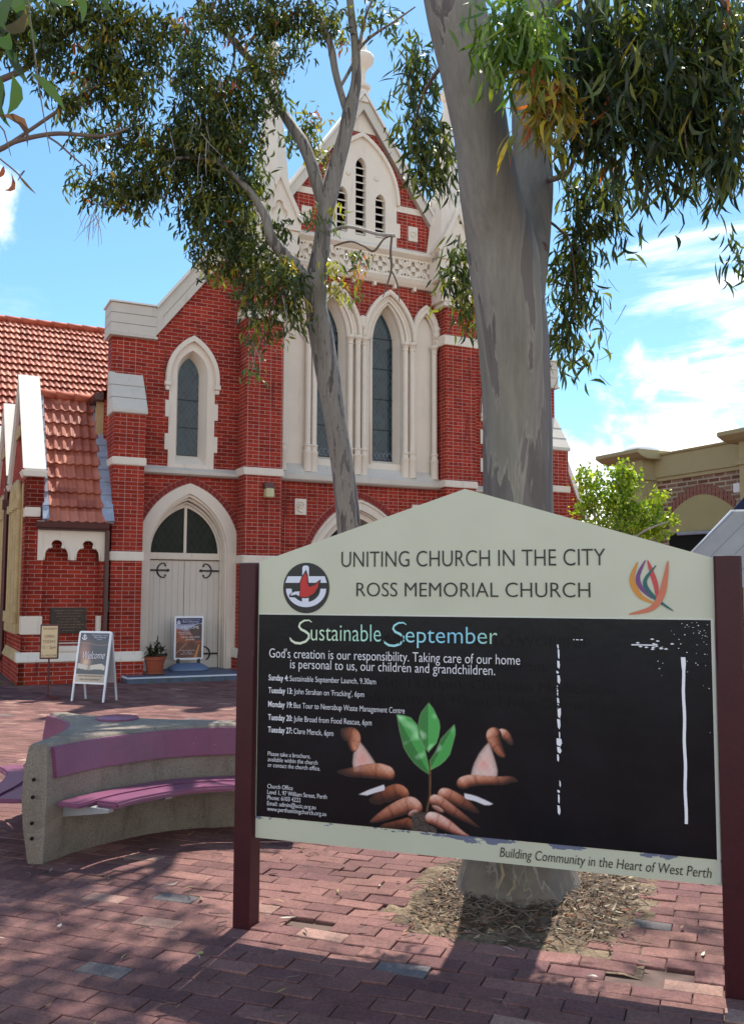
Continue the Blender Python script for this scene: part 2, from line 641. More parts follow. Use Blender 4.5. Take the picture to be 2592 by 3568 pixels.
def paving():
    rows = np.arange(int(-3.2 / PW), int(19.5 / PW))
    cells = []
    for j in rows:
        for i in range(int(-11 / PL), int(13.5 / PL)):
            cells.append(((i + (j % 2) * .5) * PL, j * PW))
    c = np.array(cells)
    cx, cy = c[:, 0] + PL / 2, c[:, 1] + PW / 2
    wx = S0.x + SU.x * cx + SV.x * cy
    wy = S0.y + SU.y * cx + SV.y * cy
    keep = (wy > 1.2) & (np.abs(wx) < 1.6 + wy * .52)
    u = (wx - CH_O.x) * CU.x + (wy - CH_O.y) * CU.y
    v = (wx - CH_O.x) * CV.x + (wy - CH_O.y) * CV.y
    keep &= v < 1.2
    # tree pit and a few lost bricks
    r1 = rng.random(len(cx))
    pit = (cx > .62 + .06 * np.sin(cy * 9)) & (cx < 1.56 + .08 * cy) & (cy > .20 + .17 * (cx - .95) + .03 * np.sin(cx * 20.0)) & (cy < 1.75)
    keep &= ~pit
    for p in (ground(1454, 2161), ground(715, 2059)):
        keep &= ~((np.abs(wx - p.x) < .12) & (np.abs(wy - p.y) < .075))
    c, cx, cy, wx, wy, u, v = c[keep], cx[keep], cy[keep], wx[keep], wy[keep], u[keep], v[keep]
    n = len(c)
    q = rng.random((n, 12))
    near = np.clip(1.4 - np.hypot(wx - .8, wy - 5.2) / 2.6, .22, 1.0)       # roots have lifted the bricks here
    dz = (q[:, 0] - .5) * .006 * near + noise2(wx, wy, 1.0) * .008
    tx = (q[:, 1] - .5) * .075 * near
    ty = (q[:, 2] - .5) * .085 * near
    rot = (q[:, 3] - .5) * .02
    hx, hy = (PL - PG - q[:, 4] * .002) / 2, (PW - PG - q[:, 5] * .002) / 2
    ch = .0035
    V = np.zeros((n, 12, 3))
    sx = np.array([-1, 1, 1, -1])
    sy = np.array([-1, -1, 1, 1])
    for ring, (dh, inset) in enumerate(((-.05, 0), (-ch, 0), (0, ch))):
        for k in range(4):
            lx = sx[k] * (hx - inset)
            ly = sy[k] * (hy - inset)
            X = cx + lx * np.cos(rot) - ly * np.sin(rot)
            Y = cy + lx * np.sin(rot) + ly * np.cos(rot)
            Zz = dz + dh + lx * tx * .12 / .118 + ly * ty
            V[:, ring * 4 + k, 0] = S0.x + SU.x * X + SV.x * Y
            V[:, ring * 4 + k, 1] = S0.y + SU.y * X + SV.y * Y
            V[:, ring * 4 + k, 2] = Zz
    base = (np.arange(n) * 12)[:, None]
    fl = [np.array([[8, 9, 10, 11]])]
    for r in (0, 4):
        for k in range(4):
            k2 = (k + 1) % 4
            fl.append(np.array([[r + k, r + k2, r + 4 + k2, r + 4 + k]]))
    F = np.concatenate([base + f for f in fl], 0)
    a = np.array([.232, .118, .100])
    b = np.array([.140, .068, .066])
    gk = np.array([.135, .118, .118])
    w = q[:, 6:7]
    col = a * w + b * (1 - w)
    col = np.where(q[:, 7:8] < .014, gk, col)
    col = np.where(q[:, 8:9] > .965, np.array([.30, .18, .145]), col)
    col *= (.86 + .28 * q[:, 9:10])
    stain = np.clip(noise2(wx * 1.3 + 5, wy * 1.3, 1.1), -1, 1)[:, None]
    col *= (1 + .12 * stain)
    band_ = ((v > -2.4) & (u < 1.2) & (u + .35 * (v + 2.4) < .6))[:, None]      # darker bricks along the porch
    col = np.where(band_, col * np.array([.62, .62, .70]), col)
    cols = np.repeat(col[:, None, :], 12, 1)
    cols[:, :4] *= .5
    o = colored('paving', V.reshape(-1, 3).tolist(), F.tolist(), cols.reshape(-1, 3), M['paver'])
    o['kind'] = 'structure'


paving()

# sandy pit round the big trunk
def pit():
    n = 34
    vs, fs = [], []
    for j in range(n + 1):
        for i in range(n + 1):
            X, Y = .50 + 1.30 * i / n, .10 + 1.75 * j / n
            p = S0 + SU * X + SV * Y
            r = math.hypot(p.x - .8, p.y - 5.22)
            z = -.012 + .10 * math.exp(-(r / .42) ** 2) + .006 * math.sin(23 * X) * math.sin(19 * Y) + .008 * random.random()
            vs.append((p.x, p.y, z))
    for j in range(n):
        for i in range(n):
            a = j * (n + 1) + i
            fs.append((a, a + 1, a + n + 2, a + n + 1))
    me = bpy.data.meshes.new('sand_pit')
    me.from_pydata(vs, [], fs)
    me.polygons.foreach_set('use_smooth', [True] * len(fs))
    setting('sand_pit', me, M['sand'])


pit()

# ------------------------------------------------------------------ the church
MX = 6.76                                         # axis of the front
church = thing('church', 'red brick gothic church with cream pointed windows and steep front gable', 'church', CH_O, CH_A)


def aisle(mir):
    """one side bay with its pointed door and lancet; mir mirrors it to the far side"""
    R = MX if mir else None
    X = (lambda x: 2 * MX - x) if mir else (lambda x: x)
    hole_w = arch(3.13, .42, 5.95, 6.50, 4.10)
    slab('brick_wall', [[(1.55, -.05), (4.3, -.05), (4.3, 9.2), (2.36, 6.60), (1.55, 6.60)], hole_w, arch(3.13, .99, 2.4, 3.74, .02)], .60, .98, M['brick'], church, R)
    # lancet window with quoined surround
    q = []
    zs = [4.05, 4.40, 4.72, 5.05, 5.38, 5.70]
    for i, z in enumerate(zs):
        w = .53 if i % 2 else .46
        q += [(3.13 - w, z), (3.13 - w, zs[i + 1] if i + 1 < len(zs) else 5.86)]
    out = q + arch(3.13, .47, 5.88, 6.62) + [(2 * 3.13 - x, z) for x, z in q[::-1]]
    fr = arch(3.13, .31, 5.95, 6.42, 4.13)
    win = link('lancet_window', MB().loft([(x, .575, z) for x, z in fr], [(3.11 + (x - 3.13) * .68, .82, 4.34 if z < 4.2 else 4.34 + (z - 4.13) * .862) for x, z in fr], True).mesh('w', mirror=R), M['cream'], church)
    slab('surround', [out, fr], .575, .66, M['cream'], win, R)
    slab('hood_mould', [band(arch(3.13, .535, 5.86, 6.71, 5.74), arch(3.13, .455, 5.86, 6.60, 5.74))], .50, .61, M['cream'], win, R)
    gb = [(3.11 + (x - 3.13) * .70, 4.33 if z < 4.2 else 4.34 + (z - 4.13) * .864) for x, z in fr]
    slab('glass', [gb], .815, .84, M['glass'], win, R)
    b = MB()
    for z in (4.34, 4.9, 5.46):
        b.tube([(2.90, .80, z), (3.32, .80, z)], .007, 5)
    b.build('saddle_bar', M['iron'], win, mirror=R)
    b = MB()
    for s in (-1, 1):
        cx = 3.13 + s * .50
        b.box(cx - .06, cx + .06, .49, .60, 5.66, 5.76)
        b.box(cx - .04, cx + .04, .52, .60, 5.57, 5.66)
    b.build('label_stop', M['cream'], win, bevel=.01, mirror=R)
    # string course
    b = MB()
    b.prism([(.47, 3.93), (.47, 3.985), (.60, 4.08), (.62, 4.08), (.62, 3.90), (.52, 3.90)], 'x', 2.06, 4.1)
    b.build('string_course', M['grey_coping'], church, mirror=R)
    # doorway
    door = link('church_door', MB().box(2.36, 3.90, .925, .96, .05, 2.34).mesh('d', mirror=R), M['groove'], church)
    bo = MB()
    for k in range(12):
        a = 2.405 + k * (1.45 / 12)
        bo.box(a + (.006 if k == 6 else .002), a + 1.45 / 12 - (.006 if k == 5 else .002), .895, .925, .13, 2.25)
    bo.build('door_boards', M['door'], door, mirror=R)
    b = MB()
    b.box(2.40, 3.86, .87, .925, .13, .30)
    b.build('kick_board', M['door'], door, bevel=.006, mirror=R)
    for s in (-1, 1):
        for z in (2.055, .415):
            xa = 3.13 + s * .70
            h = MB()
            h.box(xa - s * .36, xa, .872, .893, z - .017, z + .017)
            h.lathe([(0.001, 0), (.03, 0), (.03, .02), (.001, .02)], 0, 0, 10)
            nv = 40
            h.v[-nv:] = [(xa - s * .37 + x, .872 + zz_, z + y) for x, y, zz_ in h.v[-nv:]]
            for e in (-1, 1):
                pts, rr = [], []
                for i in range(13):
                    t = i / 12
                    an = math.radians(-5 + 190 * t)
                    pts.append((xa - s * (.16 + .075 - .075 * math.cos(an) * 1.0), .882, z + e * (.012 + .105 * math.sin(an / 1.28) + .035 * t)))
                    rr.append(.016 * (1 - .35 * t))
                h.tube(pts, rr, 6)
                h.tube([Vector(pts[-1]) + Vector((0, 0, 0)), Vector(pts[-1]) + Vector((-s * .015, 0, -e * .028))], [.02, .013], 7)
            h.build('strap_hinge', M['iron'], door, mirror=R)
    fr_o, fr_i = arch(3.13, .735, 2.38, 3.42), arch(3.12, .675, 2.40, 3.31)
    slab('door_frame', [band(arch(3.13, .735, 2.38, 3.42, .12), arch(3.13, .70, 2.38, 3.38, .12))], .80, .93, M['cream'], door, R)
    slab('fanlight_frame', [fr_o, fr_i], .855, .93, M['cream'], door, R)
    b = MB()
    b.box(2.40, 3.86, .83, .93, 2.27, 2.315)
    b.box(2.42, 3.84, .85, .93, 2.315, 2.395)
    b.box(3.095, 3.15, .845, .93, 2.395, 3.33)
    b.build('transom', M['cream'], door, bevel=.006, mirror=R)
    slab('fanlight_glass', [fr_i], .885, .91, M['glass_door'], door, R)
    so_, si_ = arch(3.13, 1.02, 2.4, 3.76, .02), arch(3.13, .78, 2.38, 3.56, .02)
    sur = slab('door_surround', [band(so_, si_)], .575, .66, M['cream'], church, R)
    for (w, top, y0, y1, w2, t2) in ((.78, 3.56, .62, .72, .755, 3.50), (.755, 3.50, .70, .96, .735, 3.44)):
        slab('reveal', [band(arch(3.13, w + .06, 2.38, top + .07, .02), arch(3.13, w2, 2.38, t2, .02))], y0, y1, M['cream'], sur, R)
    b = MB()
    pts = arch(3.13, .765, 2.38, 3.535, .14, 16)
    b.tube([(x, .655, z) for x, z in pts], .026, 8)
    pts = arch(3.13, .745, 2.38, 3.47, .14, 16)
    b.tube([(x, .74, z) for x, z in pts], .022, 8)
    b.build('roll_moulding', M['cream'], sur, smooth=True, mirror=R)
    # ring of voussoirs
    o_, i_ = arch(3.13, 1.145, 2.4, 3.885, None, 19), arch(3.13, 1.028, 2.4, 3.77, None, 19)
    slab('arch_mortar', [band(o_, i_)], .593, .66, M['mortar'], church, R)
    b = MB()
    for k in range(len(o_) - 1):
        P = [Vector((p[0], 0, p[1])) for p in (i_[k], i_[k + 1], o_[k + 1], o_[k])]
        c = sum(P, Vector()) / 4
        P = [c + (p - c) * Vector((.90, 1, .90)).x for p in P]
        b.prism([(p.x, p.z) for p in P], 'y', .583, .64)
    b.build('brick_arch', M['voussoir'], church, mirror=R)
    # corner buttress
    bt = MB()
    bt.box(1.55, 2.12, .10, .66, -.05, 4.98)
    bt.box(1.62, 2.13, .58, .66, 4.9, 6.6)
    bu = bt.build('buttress', M['brick_english'], church, mirror=R)
    c = MB()
    c.prism([(.06, 4.96), (.06, 5.03), (.60, 5.84), (.66, 5.84), (.66, 4.96)], 'x', 1.50, 2.155)
    c.build('weathering', M['grey_coping'], bu, bevel=.012, mirror=R)
    c = MB()
    for z in (5.27, 5.54):
        c.prism([(.06 + (z - 5.03) / 1.5 - .004, z), (.06 + (z - 5.03) / 1.5 - .004, z + .012), (.3 + (z - 5.03) / 1.5, z + .012), (.3 + (z - 5.03) / 1.5, z)], 'x', 1.498, 2.157)
    c.build('joint', M['groove'], bu, mirror=R)
    for z0, z1 in ((3.98, 4.13), (2.20, 2.37)):
        c = MB()
        c.box(1.515, 2.15, .065, .66, z0, z1)
        c.build('stone_band', M['cream'], bu, bevel=.012, mirror=R)
    c = MB()
    c.prism([(.0, .36), (.0, .40), (.09, .54), (.66, .54), (.66, .36)], 'x', 1.48, 2.19)
    c.build('plinth_cap', M['cream'], bu, bevel=.008, mirror=R)
    c = MB()
    c.box(1.5, 2.17, .02, .66, -.05, .36)
    c.build('plinth', M['brick_english'], bu, mirror=R)
    # kneeler and raking coping
    c = MB()
    for k in range(3):
        c.box(1.50, 2.37, .50, 1.15, 6.585 + k * .198, 6.775 + k * .198)
    c.box(1.53, 2.36, .53, 1.12, 6.58, 7.17)
    c.prism([(.47, 6.53), (.47, 6.575), (.53, 6.60), (1.1, 6.6), (1.1, 6.53)], 'x', 1.48, 2.40)
    c.build('kneeler', M['grey_coping'], church, bevel=.006, mirror=R)
    c = MB()
    c.box(1.47, 2.36, .46, 1.18, 7.178, 7.21)
    c.build('kneeler_cap', M['white_coping'], church, mirror=R)
    slab('raking_coping', [[(2.365, 6.60), (2.365, 7.15), (5.0, 10.52), (5.0, 9.98)]], .52, 1.12, M['grey_coping'], church, R)
    slab('raking_joint', [[(2.50, 7.00), (2.50, 7.015), (5.0, 10.23), (5.0, 10.215)]], .516, .60, M['groove'], church, R)
    slab('raking_edge', [[(2.38, 7.16), (2.36, 7.21), (4.95, 10.57), (5.0, 10.53)]], .47, 1.16, M['white_coping'], church, R)


aisle(False)
aisle(True)


def pilaster(mir):
    R = MX if mir else None
    b = MB()
    b.box(4.09, 4.86, .10, .66, -.05, 7.95)
    p = b.build('pilaster', M['brick_english'], church, mirror=R)
    for z0, z1, e in ((3.94, 4.10, .035), (2.20, 2.36, .03), (7.10, 7.33, .05)):
        c = MB()
        c.prism([(.10 - e, z0), (.10 - e, z1 - .03), (.10, z1), (.66, z1), (.66, z0)], 'x', 4.09 - e, 4.86 + e)
        c.build('stone_band', M['cream'], p, bevel=.01, mirror=R)
    c = MB()
    c.prism([(.0, .36), (.0, .40), (.09, .54), (.66, .54), (.66, .36)], 'x', 4.0, 4.95)
    c.build('plinth_cap', M['cream'], p, bevel=.008, mirror=R)
    c = MB()
    c.box(4.02, 4.93, .02, .66, -.05, .36)
    c.build('plinth', M['brick_english'], p, mirror=R)
    # pinnacle on top
    n = MB()
    x0, x1 = 4.20, 5.12
    xc = (x0 + x1) / 2
    n.prism([(-.02, 7.95), (.02, 8.05), (.66, 8.05), (.66, 7.95)], 'x', 4.05, 4.95)
    n.prism([(.0, 8.05), (-.08, 8.42), (-.08, 8.5), (.9, 8.5), (.9, 8.05)], 'x', 4.12, 5.02)
    n.box(x0, x1, -.06, .86, 8.5, 9.05)
    pn = n.build('pinnacle', M['cream'], church, bevel=.012, mirror=R)
    s = MB()
    cy = .40
    prof = [(.50, 9.05), (.43, 9.6), (.30, 10.75), (.17, 11.9), (.055, 12.85)]
    seg = 8
    s.lathe([(r * 1.06, z) for r, z in prof], xc, cy, seg)
    s.build('spire', M['cream'], pn, mirror=R)
    s = MB()
    s.lathe([(.05, 12.85), (.12, 12.93), (.15, 13.05), (.1, 13.15), (.03, 13.2), (.05, 13.3), (.01, 13.45)], xc, cy, 10)
    s.build('finial', M['cream'], pn, smooth=True, mirror=R)
    gab = [(xc - .47, 8.98), (xc + .47, 8.98), (xc + .47, 9.25), (xc, 10.1), (xc - .47, 9.25)]
    tre = []
    for k in range(36):
        a = 2 * math.pi * k / 36
        rr = .155 + .045 * math.cos(3 * (a - math.pi / 2))
        tre.append((xc + rr * math.cos(a), 9.36 + rr * math.sin(a)))
    slab('gablet', [gab, tre], -.11, .25, M['cream'], pn, R)
    slab('gablet_back', [[(x, z - .03) for x, z in gab]], -.03, .24, M['cream'], pn, R)
    e = MB()
    for sgn in (-1, 1):
        e.prism([(xc + sgn * .52, 9.18), (xc + sgn * .45, 9.12), (xc, 10.02), (xc, 10.18)], 'y', -.16, .26)
    e.build('gablet_edge', M['cream'], pn, mirror=R)


pilaster(False)
pilaster(True)

# wall lamp on the near pilaster
lp = MB()
lp.box(4.46, 4.66, -.02, .10, 3.68, 3.79)
wl = lp.build('wall_lamp', M['brown'], church, bevel=.01)
lp = MB()
lp.box(4.475, 4.645, -.07, .09, 3.50, 3.68)
M['diffuser'] = plain('yellowed lamp diffuser', (.55, .50, .28), .35, .15, 10)
lp.build('diffuser', M['diffuser'], wl, bevel=.015)

# centre bay
b1_ = [(4.86, -.05), (8.66, -.05), (8.66, 8.40), (4.86, 8.40)]


def group_outline(d=0.0):
    def half(h):
        return [p for p in h]
    a1 = arch(5.19, .335 + d, 7.42, 8.02 + d)
    a2 = arch(6.10, .655 + d, 7.12, 8.23 + d)
    a3 = arch(7.42, .655 + d, 7.12, 8.23 + d)
    a4 = arch(8.33, .335 + d, 7.42, 8.02 + d)
    def cut(a, lo, hi):
        return [p for p in a if lo < p[0] < hi]
    return a1, a2, a3, a4, cut


a1, a2, a3, a4, cut = group_outline()


def zat(a, x):
    for (xa, za), (xb, zb) in zip(a[:-1], a[1:]):
        if xa <= x <= xb:
            return za + (zb - za) * (x - xa) / max(1e-6, xb - xa)
    return 0


xs = np.linspace(4.93, 8.59, 190)
top = [(float(x), max(7.3, *(zat(a, x) for a in (a1, a2, a3, a4)))) for x in xs]
outline = [(4.93, 3.98)] + top + [(8.59, 3.98)]
door2 = arch(6.76, 1.26, 1.9, 3.58, -.04)
slab('brick_wall', [b1_, [(p[0], p[1]) for p in outline], arch(6.76, 1.26, 1.9, 3.58, .0)], .45, .95, M['brick_english'], church)
big = slab('great_window', [outline, arch(6.10, .36, 7.05, 7.95, 4.42), arch(7.42, .36, 7.05, 7.95, 4.42)], .50, .70, M['cream'], church)
for xc in (6.10, 7.42):
    f0 = arch(xc, .36, 7.05, 7.95, 4.42)
    f1 = arch(xc, .27, 7.05, 7.80, 4.52)
    MB().loft([(x, .60, z) for x, z in f0], [(x, .80, z) for x, z in f1], True).build('reveal', M['cream'], big)
    slab('glass', [f1], .79, .82, M['glass'], big)
    t = MB()
    for z in (4.52, 5.2, 5.88, 6.56, 7.24):
        t.tube([(xc - .27, .775, z), (xc + .27, .775, z)], .008, 5)
    t.build('saddle_bar', M['iron'], big)
    t = MB()
    for k in range(5):                                     # scrolled foot of the leadlight
        t.tube([(xc - .2 + .1 * k + .045 * math.cos(a), .785, 4.62 + .075 * math.sin(a)) for a in np.linspace(0, math.pi * 1.7, 10)], .006, 4)
    t.build('scroll_work', M['lead'], big)
    hood = slab('hood_mould', [band(arch(xc, .655, 7.12, 8.24), arch(xc, .575, 7.12, 8.13))], .34, .52, M['cream'], big)
    slab('arch_order', [band(arch(xc, .575, 7.12, 8.13), arch(xc, .45, 7.10, 8.0))], .43, .56, M['cream'], big)
    t = MB()
    for r_, zt_, y_, rad in ((.53, 8.09, .43, .035), (.47, 8.02, .46, .032), (.405, 7.96, .50, .03), (.61, 8.18, .35, .03)):
        t.tube([(x, y_, z) for x, z in arch(xc, r_, 7.12, zt_, None, 16)], rad, 8)
    t.build('roll_moulding', M['cream'], big, smooth=True)
    t = MB()
    for x in (xc - .405, xc + .405):
        t.tube([(x, .50, 4.4), (x, .50, 7.12)], .028, 8)
    t.build('jamb_roll', M['cream'], big, smooth=True)
for xc in (5.19, 8.33):
    slab('blind_arch', [band(arch(xc, .335, 7.40, 8.03, 7.1), arch(xc, .235, 7.36, 7.84, 7.1))], .36, .52, M['cream'], big)
    t = MB()
    t.tube([(x, .44, z) for x, z in arch(xc, .225, 7.34, 7.82, 7.1, 14)], .025, 8)
    t.tube([(x, .36, z) for x, z in arch(xc, .30, 7.40, 7.98, 7.3, 14)], .025, 8)
    t.build('roll_moulding', M['cream'], big, smooth=True)
for xc in (6.50, 6.67, 6.83, 5.53, 5.68, 7.83, 7.99, 8.545, 4.98):
    c = MB()
    y = .40 if xc not in (6.50, 6.83, 5.68, 7.83) else .43
    zb = 4.12
    c.lathe([(.085, zb), (.085, 4.50), (.095, 4.515), (.095, 4.545), (.07, 4.56), (.07, 4.64), (.085, 4.655), (.085, 4.68), (.058, 4.70), (.058, 6.93),
             (.07, 6.94), (.07, 6.97), (.06, 6.98), (.085, 7.06), (.10, 7.07), (.10, 7.125), (.02, 7.13)], xc, y, 14)
    c.build('column', M['cream'], big, angle=.7)
for xc in (6.76, 8.60, 4.92):
    t = MB()
    t.lathe([(.01, 7.28), (.07, 7.30), (.085, 7.38), (.07, 7.46), (.10, 7.52), (.03, 7.58)], xc, .38, 8)
    t.build('carved_stop', M['cream'], big, smooth=True)
t = MB()
t.prism([(.28, 3.94), (.28, 4.05), (.34, 4.09), (.62, 4.44), (.70, 4.44), (.70, 3.90), (.34, 3.90)], 'x', 4.87, 8.65)
t.build('window_sill', M['grey_coping'], big, bevel=.008)
# hidden middle door
mid = slab('middle_door', [arch(6.76, .98, 1.9, 3.22, -.02)], .93, .97, M['glass_door'], church)
slab('door_surround', [band(arch(6.76, 1.28, 1.9, 3.60, -.04), arch(6.76, 1.10, 1.9, 3.38, -.04))], .42, .52, M['cream'], mid)
slab('reveal', [band(arch(6.76, 1.2, 1.9, 3.48, -.04), arch(6.76, .98, 1.9, 3.22, -.04))], .54, .95, M['cream'], mid)
t = MB()
t.tube([(x, .52, z) for x, z in arch(6.76, 1.10, 1.9, 3.37, .0, 18)], .035, 8)
t.tube([(x, .42, z) for x, z in arch(6.76, 1.24, 1.9, 3.56, .0, 18)], .03, 8)
t.build('roll_moulding', M['cream'], mid, smooth=True)
o_, i_ = arch(6.76, 1.41, 1.9, 3.76, None, 26), arch(6.76, 1.29, 1.9, 3.625, None, 26)
slab('arch_mortar', [band(o_, i_)], .443, .5, M['mortar'], church)
b = MB()
for k in range(len(o_) - 1):
    P = [Vector((p[0], 0, p[1])) for p in (i_[k], i_[k + 1], o_[k + 1], o_[k])]
    c = sum(P, Vector()) / 4
    P = [c + (p - c) * .90 for p in P]
    b.prism([(p.x, p.z) for p in P], 'y', .433, .49)
b.build('brick_arch', M['voussoir'], church)
for x in (5.27, 2 * MX - 5.52):
    pq = slab('carved_plaque', [rect(x, x + .25, 3.22, 3.55)], .41, .5, M['cream'], church)
    t = MB()
    t.tube([(x + .125 + .065 * math.cos(a), .40, 3.43 + .065 * math.sin(a)) for a in np.linspace(0, 2 * math.pi, 14)], .014, 6)
    t.tube([(x + .05, .405, 3.5), (x + .05, .405, 3.36), (x + .09, .405, 3.29), (x + .16, .405, 3.27)], .012, 6)
    t.lathe([(.002, 0), (.035, 0), (.03, .02), (.002, .025)], 0, 0, 10)
    t.v[-40:] = [(x + .125 + a, .41 - c2, 3.43 + b2) for a, b2, c2 in t.v[-40:]]
    t.build('carving', M['cream'], pq, smooth=True)

# frieze of quatrefoils
fz = slab('frieze', [rect(4.88, 8.64, 8.36, 9.24)], .42, .9, M['cream'], church)
t = MB()
t.prism([(.30, 8.43), (.26, 8.50), (.38, 8.56), (.44, 8.56), (.44, 8.36), (.36, 8.36)], 'x', 4.86, 8.66)
t.prism([(.34, 9.01), (.25, 9.08), (.25, 9.13), (.46, 9.26), (.5, 9.26), (.5, 9.01)], 'x', 4.86, 8.66)
t.build('cornice', M['cream'], fz, bevel=.006)
holes = []
qc = [MX + (k - 4) * .408 for k in range(9)]
for xc in qc:
    h = []
    for k in range(48):
        a = 2 * math.pi * k / 48
        h.append((xc + (.125 + .042 * math.cos(4 * a)) * math.cos(a), 8.785 + (.125 + .042 * math.cos(4 * a)) * math.sin(a)))
    holes.append(h)
    for dx in (-.204,):
        for dz in (-.15, .15):
            holes.append(circle(xc + dx, 8.785 + dz, .030, 8))
            holes.append(circle(xc + dx + .07, 8.785 + dz * 1.12, .02, 6))
            holes.append(circle(xc + dx - .07, 8.785 + dz * 1.12, .02, 6))
slab('pierced_band', [rect(4.88, 8.64, 8.55, 9.02)] + holes, .35, .40, M['cream'], fz)
t = MB()
for xc in qc:
    t.box(xc - .055, xc + .055, .36, .43, 8.73, 8.84)
    ring = [(xc + .185 * math.cos(a), .345, 8.785 + .185 * math.sin(a)) for a in np.linspace(0, 2 * math.pi, 25)]
    t.tube(ring, .013, 5)
t.build('quatrefoil_boss', M['cream'], fz)
t = MB()
for k in range(8):
    t.box(5.05 + k * .49, 5.11 + k * .49, .33, .46, 8.28, 8.37)
t.build('corbel', M['cream'], fz)

# front gable
gable_pts = [(4.95, 9.2), (8.57, 9.2), (8.57, 9.72), (MX, 12.22), (4.95, 9.72)]
lou = arch(MX, .86, 10.2, 11.62, 9.24)
slab('gable_wall', [gable_pts, [(x, max(z, 9.26)) for x, z in arch(MX, .84, 10.2, 11.58, 9.26)]], .50, .95, M['brick_english'], church)
slab('raking_coping', [[(4.72, 9.66), (MX, 12.55), (8.80, 9.66), (8.58, 9.66), (MX, 12.20), (4.94, 9.66)]], .36, 1.05, M['grey_coping'], church)
slab('raking_edge', [[(4.66, 9.64), (MX, 12.63), (8.86, 9.64), (8.80, 9.64), (MX, 12.545), (4.72, 9.64)]], .31, 1.1, M['white_coping'], church)
slab('gable_apex', [[(MX - .36, 11.72), (MX + .36, 11.72), (MX, 12.23)]], .47, .6, M['cream'], church)
for s in (-1, 1):
    slab('stone_band', [[(MX + s * .86, 10.09), (MX + s * 1.60, 10.09), (MX + s * 1.50, 10.23), (MX + s * .86, 10.23)]], .475, .6, M['cream'], church)
    sq = slab('carved_plaque', [rect(MX + s * 1.28 - .115, MX + s * 1.28 + .115, 9.47, 9.80)], .46, .6, M['cream'], church)
    t = MB()
    t.tube([(MX + s * 1.28 + .06 * math.cos(a), .455, 9.635 + .06 * math.sin(a)) for a in np.linspace(0, 2 * math.pi, 12)], .016, 6)
    t.build('carving', M['cream'], sq, smooth=True)
lancets = [arch(MX - .02, .125, 10.92, 11.14, 9.38), arch(MX + .46, .125, 10.2, 10.4, 9.40), arch(MX - .46, .125, 10.2, 10.4, 9.40)]
lo_out = [(MX - .86, 9.24), (MX - .86, 9.48), (MX - .95, 9.48), (MX - .95, 9.80), (MX - .86, 9.80), (MX - .86, 10.2)] + arch(MX, .86, 10.2, 11.62)[1:-1] + \
         [(MX + .86, 10.2), (MX + .86, 9.80), (MX + .95, 9.80), (MX + .95, 9.48), (MX + .86, 9.48), (MX + .86, 9.24)]
lw_ = slab('louvre_window', [lo_out] + lancets, .455, .62, M['cream'], church)
slab('hood_mould', [band(arch(MX, .92, 10.2, 11.70), arch(MX, .86, 10.2, 11.60))], .39, .52, M['cream'], lw_)
slab('dark_chamber', [lo_out[:1] + lo_out[5:-5] + lo_out[-1:]], .80, .84, M['dark'], lw_)
for xc, z0, z1 in ((MX - .02, 9.42, 11.0), (MX + .46, 9.44, 10.28), (MX - .46, 9.44, 10.28)):
    t = MB()
    z = z0
    while z < z1:
        t.prism([(.52, z), (.52, z + .025), (.70, z + .125), (.70, z + .10)], 'x', xc - .125, xc + .125)
        z += .165
    t.build('louvre', M['cream'], lw_)
t = MB()
for xx in (MX - .33, MX + .35):
    t.lathe([(.002, 0), (.06, 0), (.05, .02), (.002, .025)], 0, 0, 12)
    t.v[-48:] = [(xx + a, .455 - c2, 10.72 + b2) for a, b2, c2 in t.v[-48:]]
t.build('roundel', M['cream'], lw_, smooth=True)
t = MB()
t.lathe([(.20, 12.35), (.14, 12.62), (.12, 12.68), (.19, 12.72), (.19, 12.78), (.085, 12.84), (.07, 13.1), (.12, 13.2), (.25, 13.34), (.27, 13.43), (.24, 13.5), (.14, 13.54),
         (.10, 13.6), (.09, 13.7), (.02, 13.95)], MX + .02, .5, 10)
t.build('finial', M['cream'], church, angle=.8)


# ------------------------------------------------------------------ roofs
def tile_roof(x0, x1, ye, ze, yr, zr, gauge, pitch, amp=.03, sub=7, lift=.04):
    """courses of roll tiles between eave (ye,ze) and ridge (yr,zr)"""
    L = math.hypot(yr - ye, zr - ze)
    dy, dz = (yr - ye) / L, (zr - ze) / L
    ny, nz = -dz, dy
    if nz < 0:
        ny, nz = -ny, -nz
    nc = max(1, round(L / gauge))
    gl = L / nc
    nx = max(2, int((x1 - x0) / pitch * sub))
    xs_ = np.linspace(x0, x1, nx + 1)
    mb = MB()
    for c in range(nc):
        rows_ = []
        jit = (random.random() - .5) * .01
        for s, hh in ((c * gl - .02, lift - .035), (c * gl - .02, lift), (c * gl + gl * .5, lift * .5), ((c + 1) * gl, 0.0)):
            r = []
            for x in xs_:
                ph = ((x - x0) / pitch) % 1.0
                w = amp * (math.sin(math.pi * min(1, ph / .55)) if ph < .55 else -.25 * math.sin(math.pi * (ph - .55) / .45))
                tl = .006 * math.sin(int((x - x0) / pitch / 2) * 12.9 + c * 7.7)
                h = hh + w + tl
                r.append((x, ye + dy * s + ny * h, ze + dz * s + nz * h))
            rows_.append(r)
        for a, b in zip(rows_[:-1], rows_[1:]):
            mb.loft(a, b)
    return mb


M['tile_dark'] = plain('terracotta ridge tile', (.42, .11, .06), .7, .3, 4, .2)


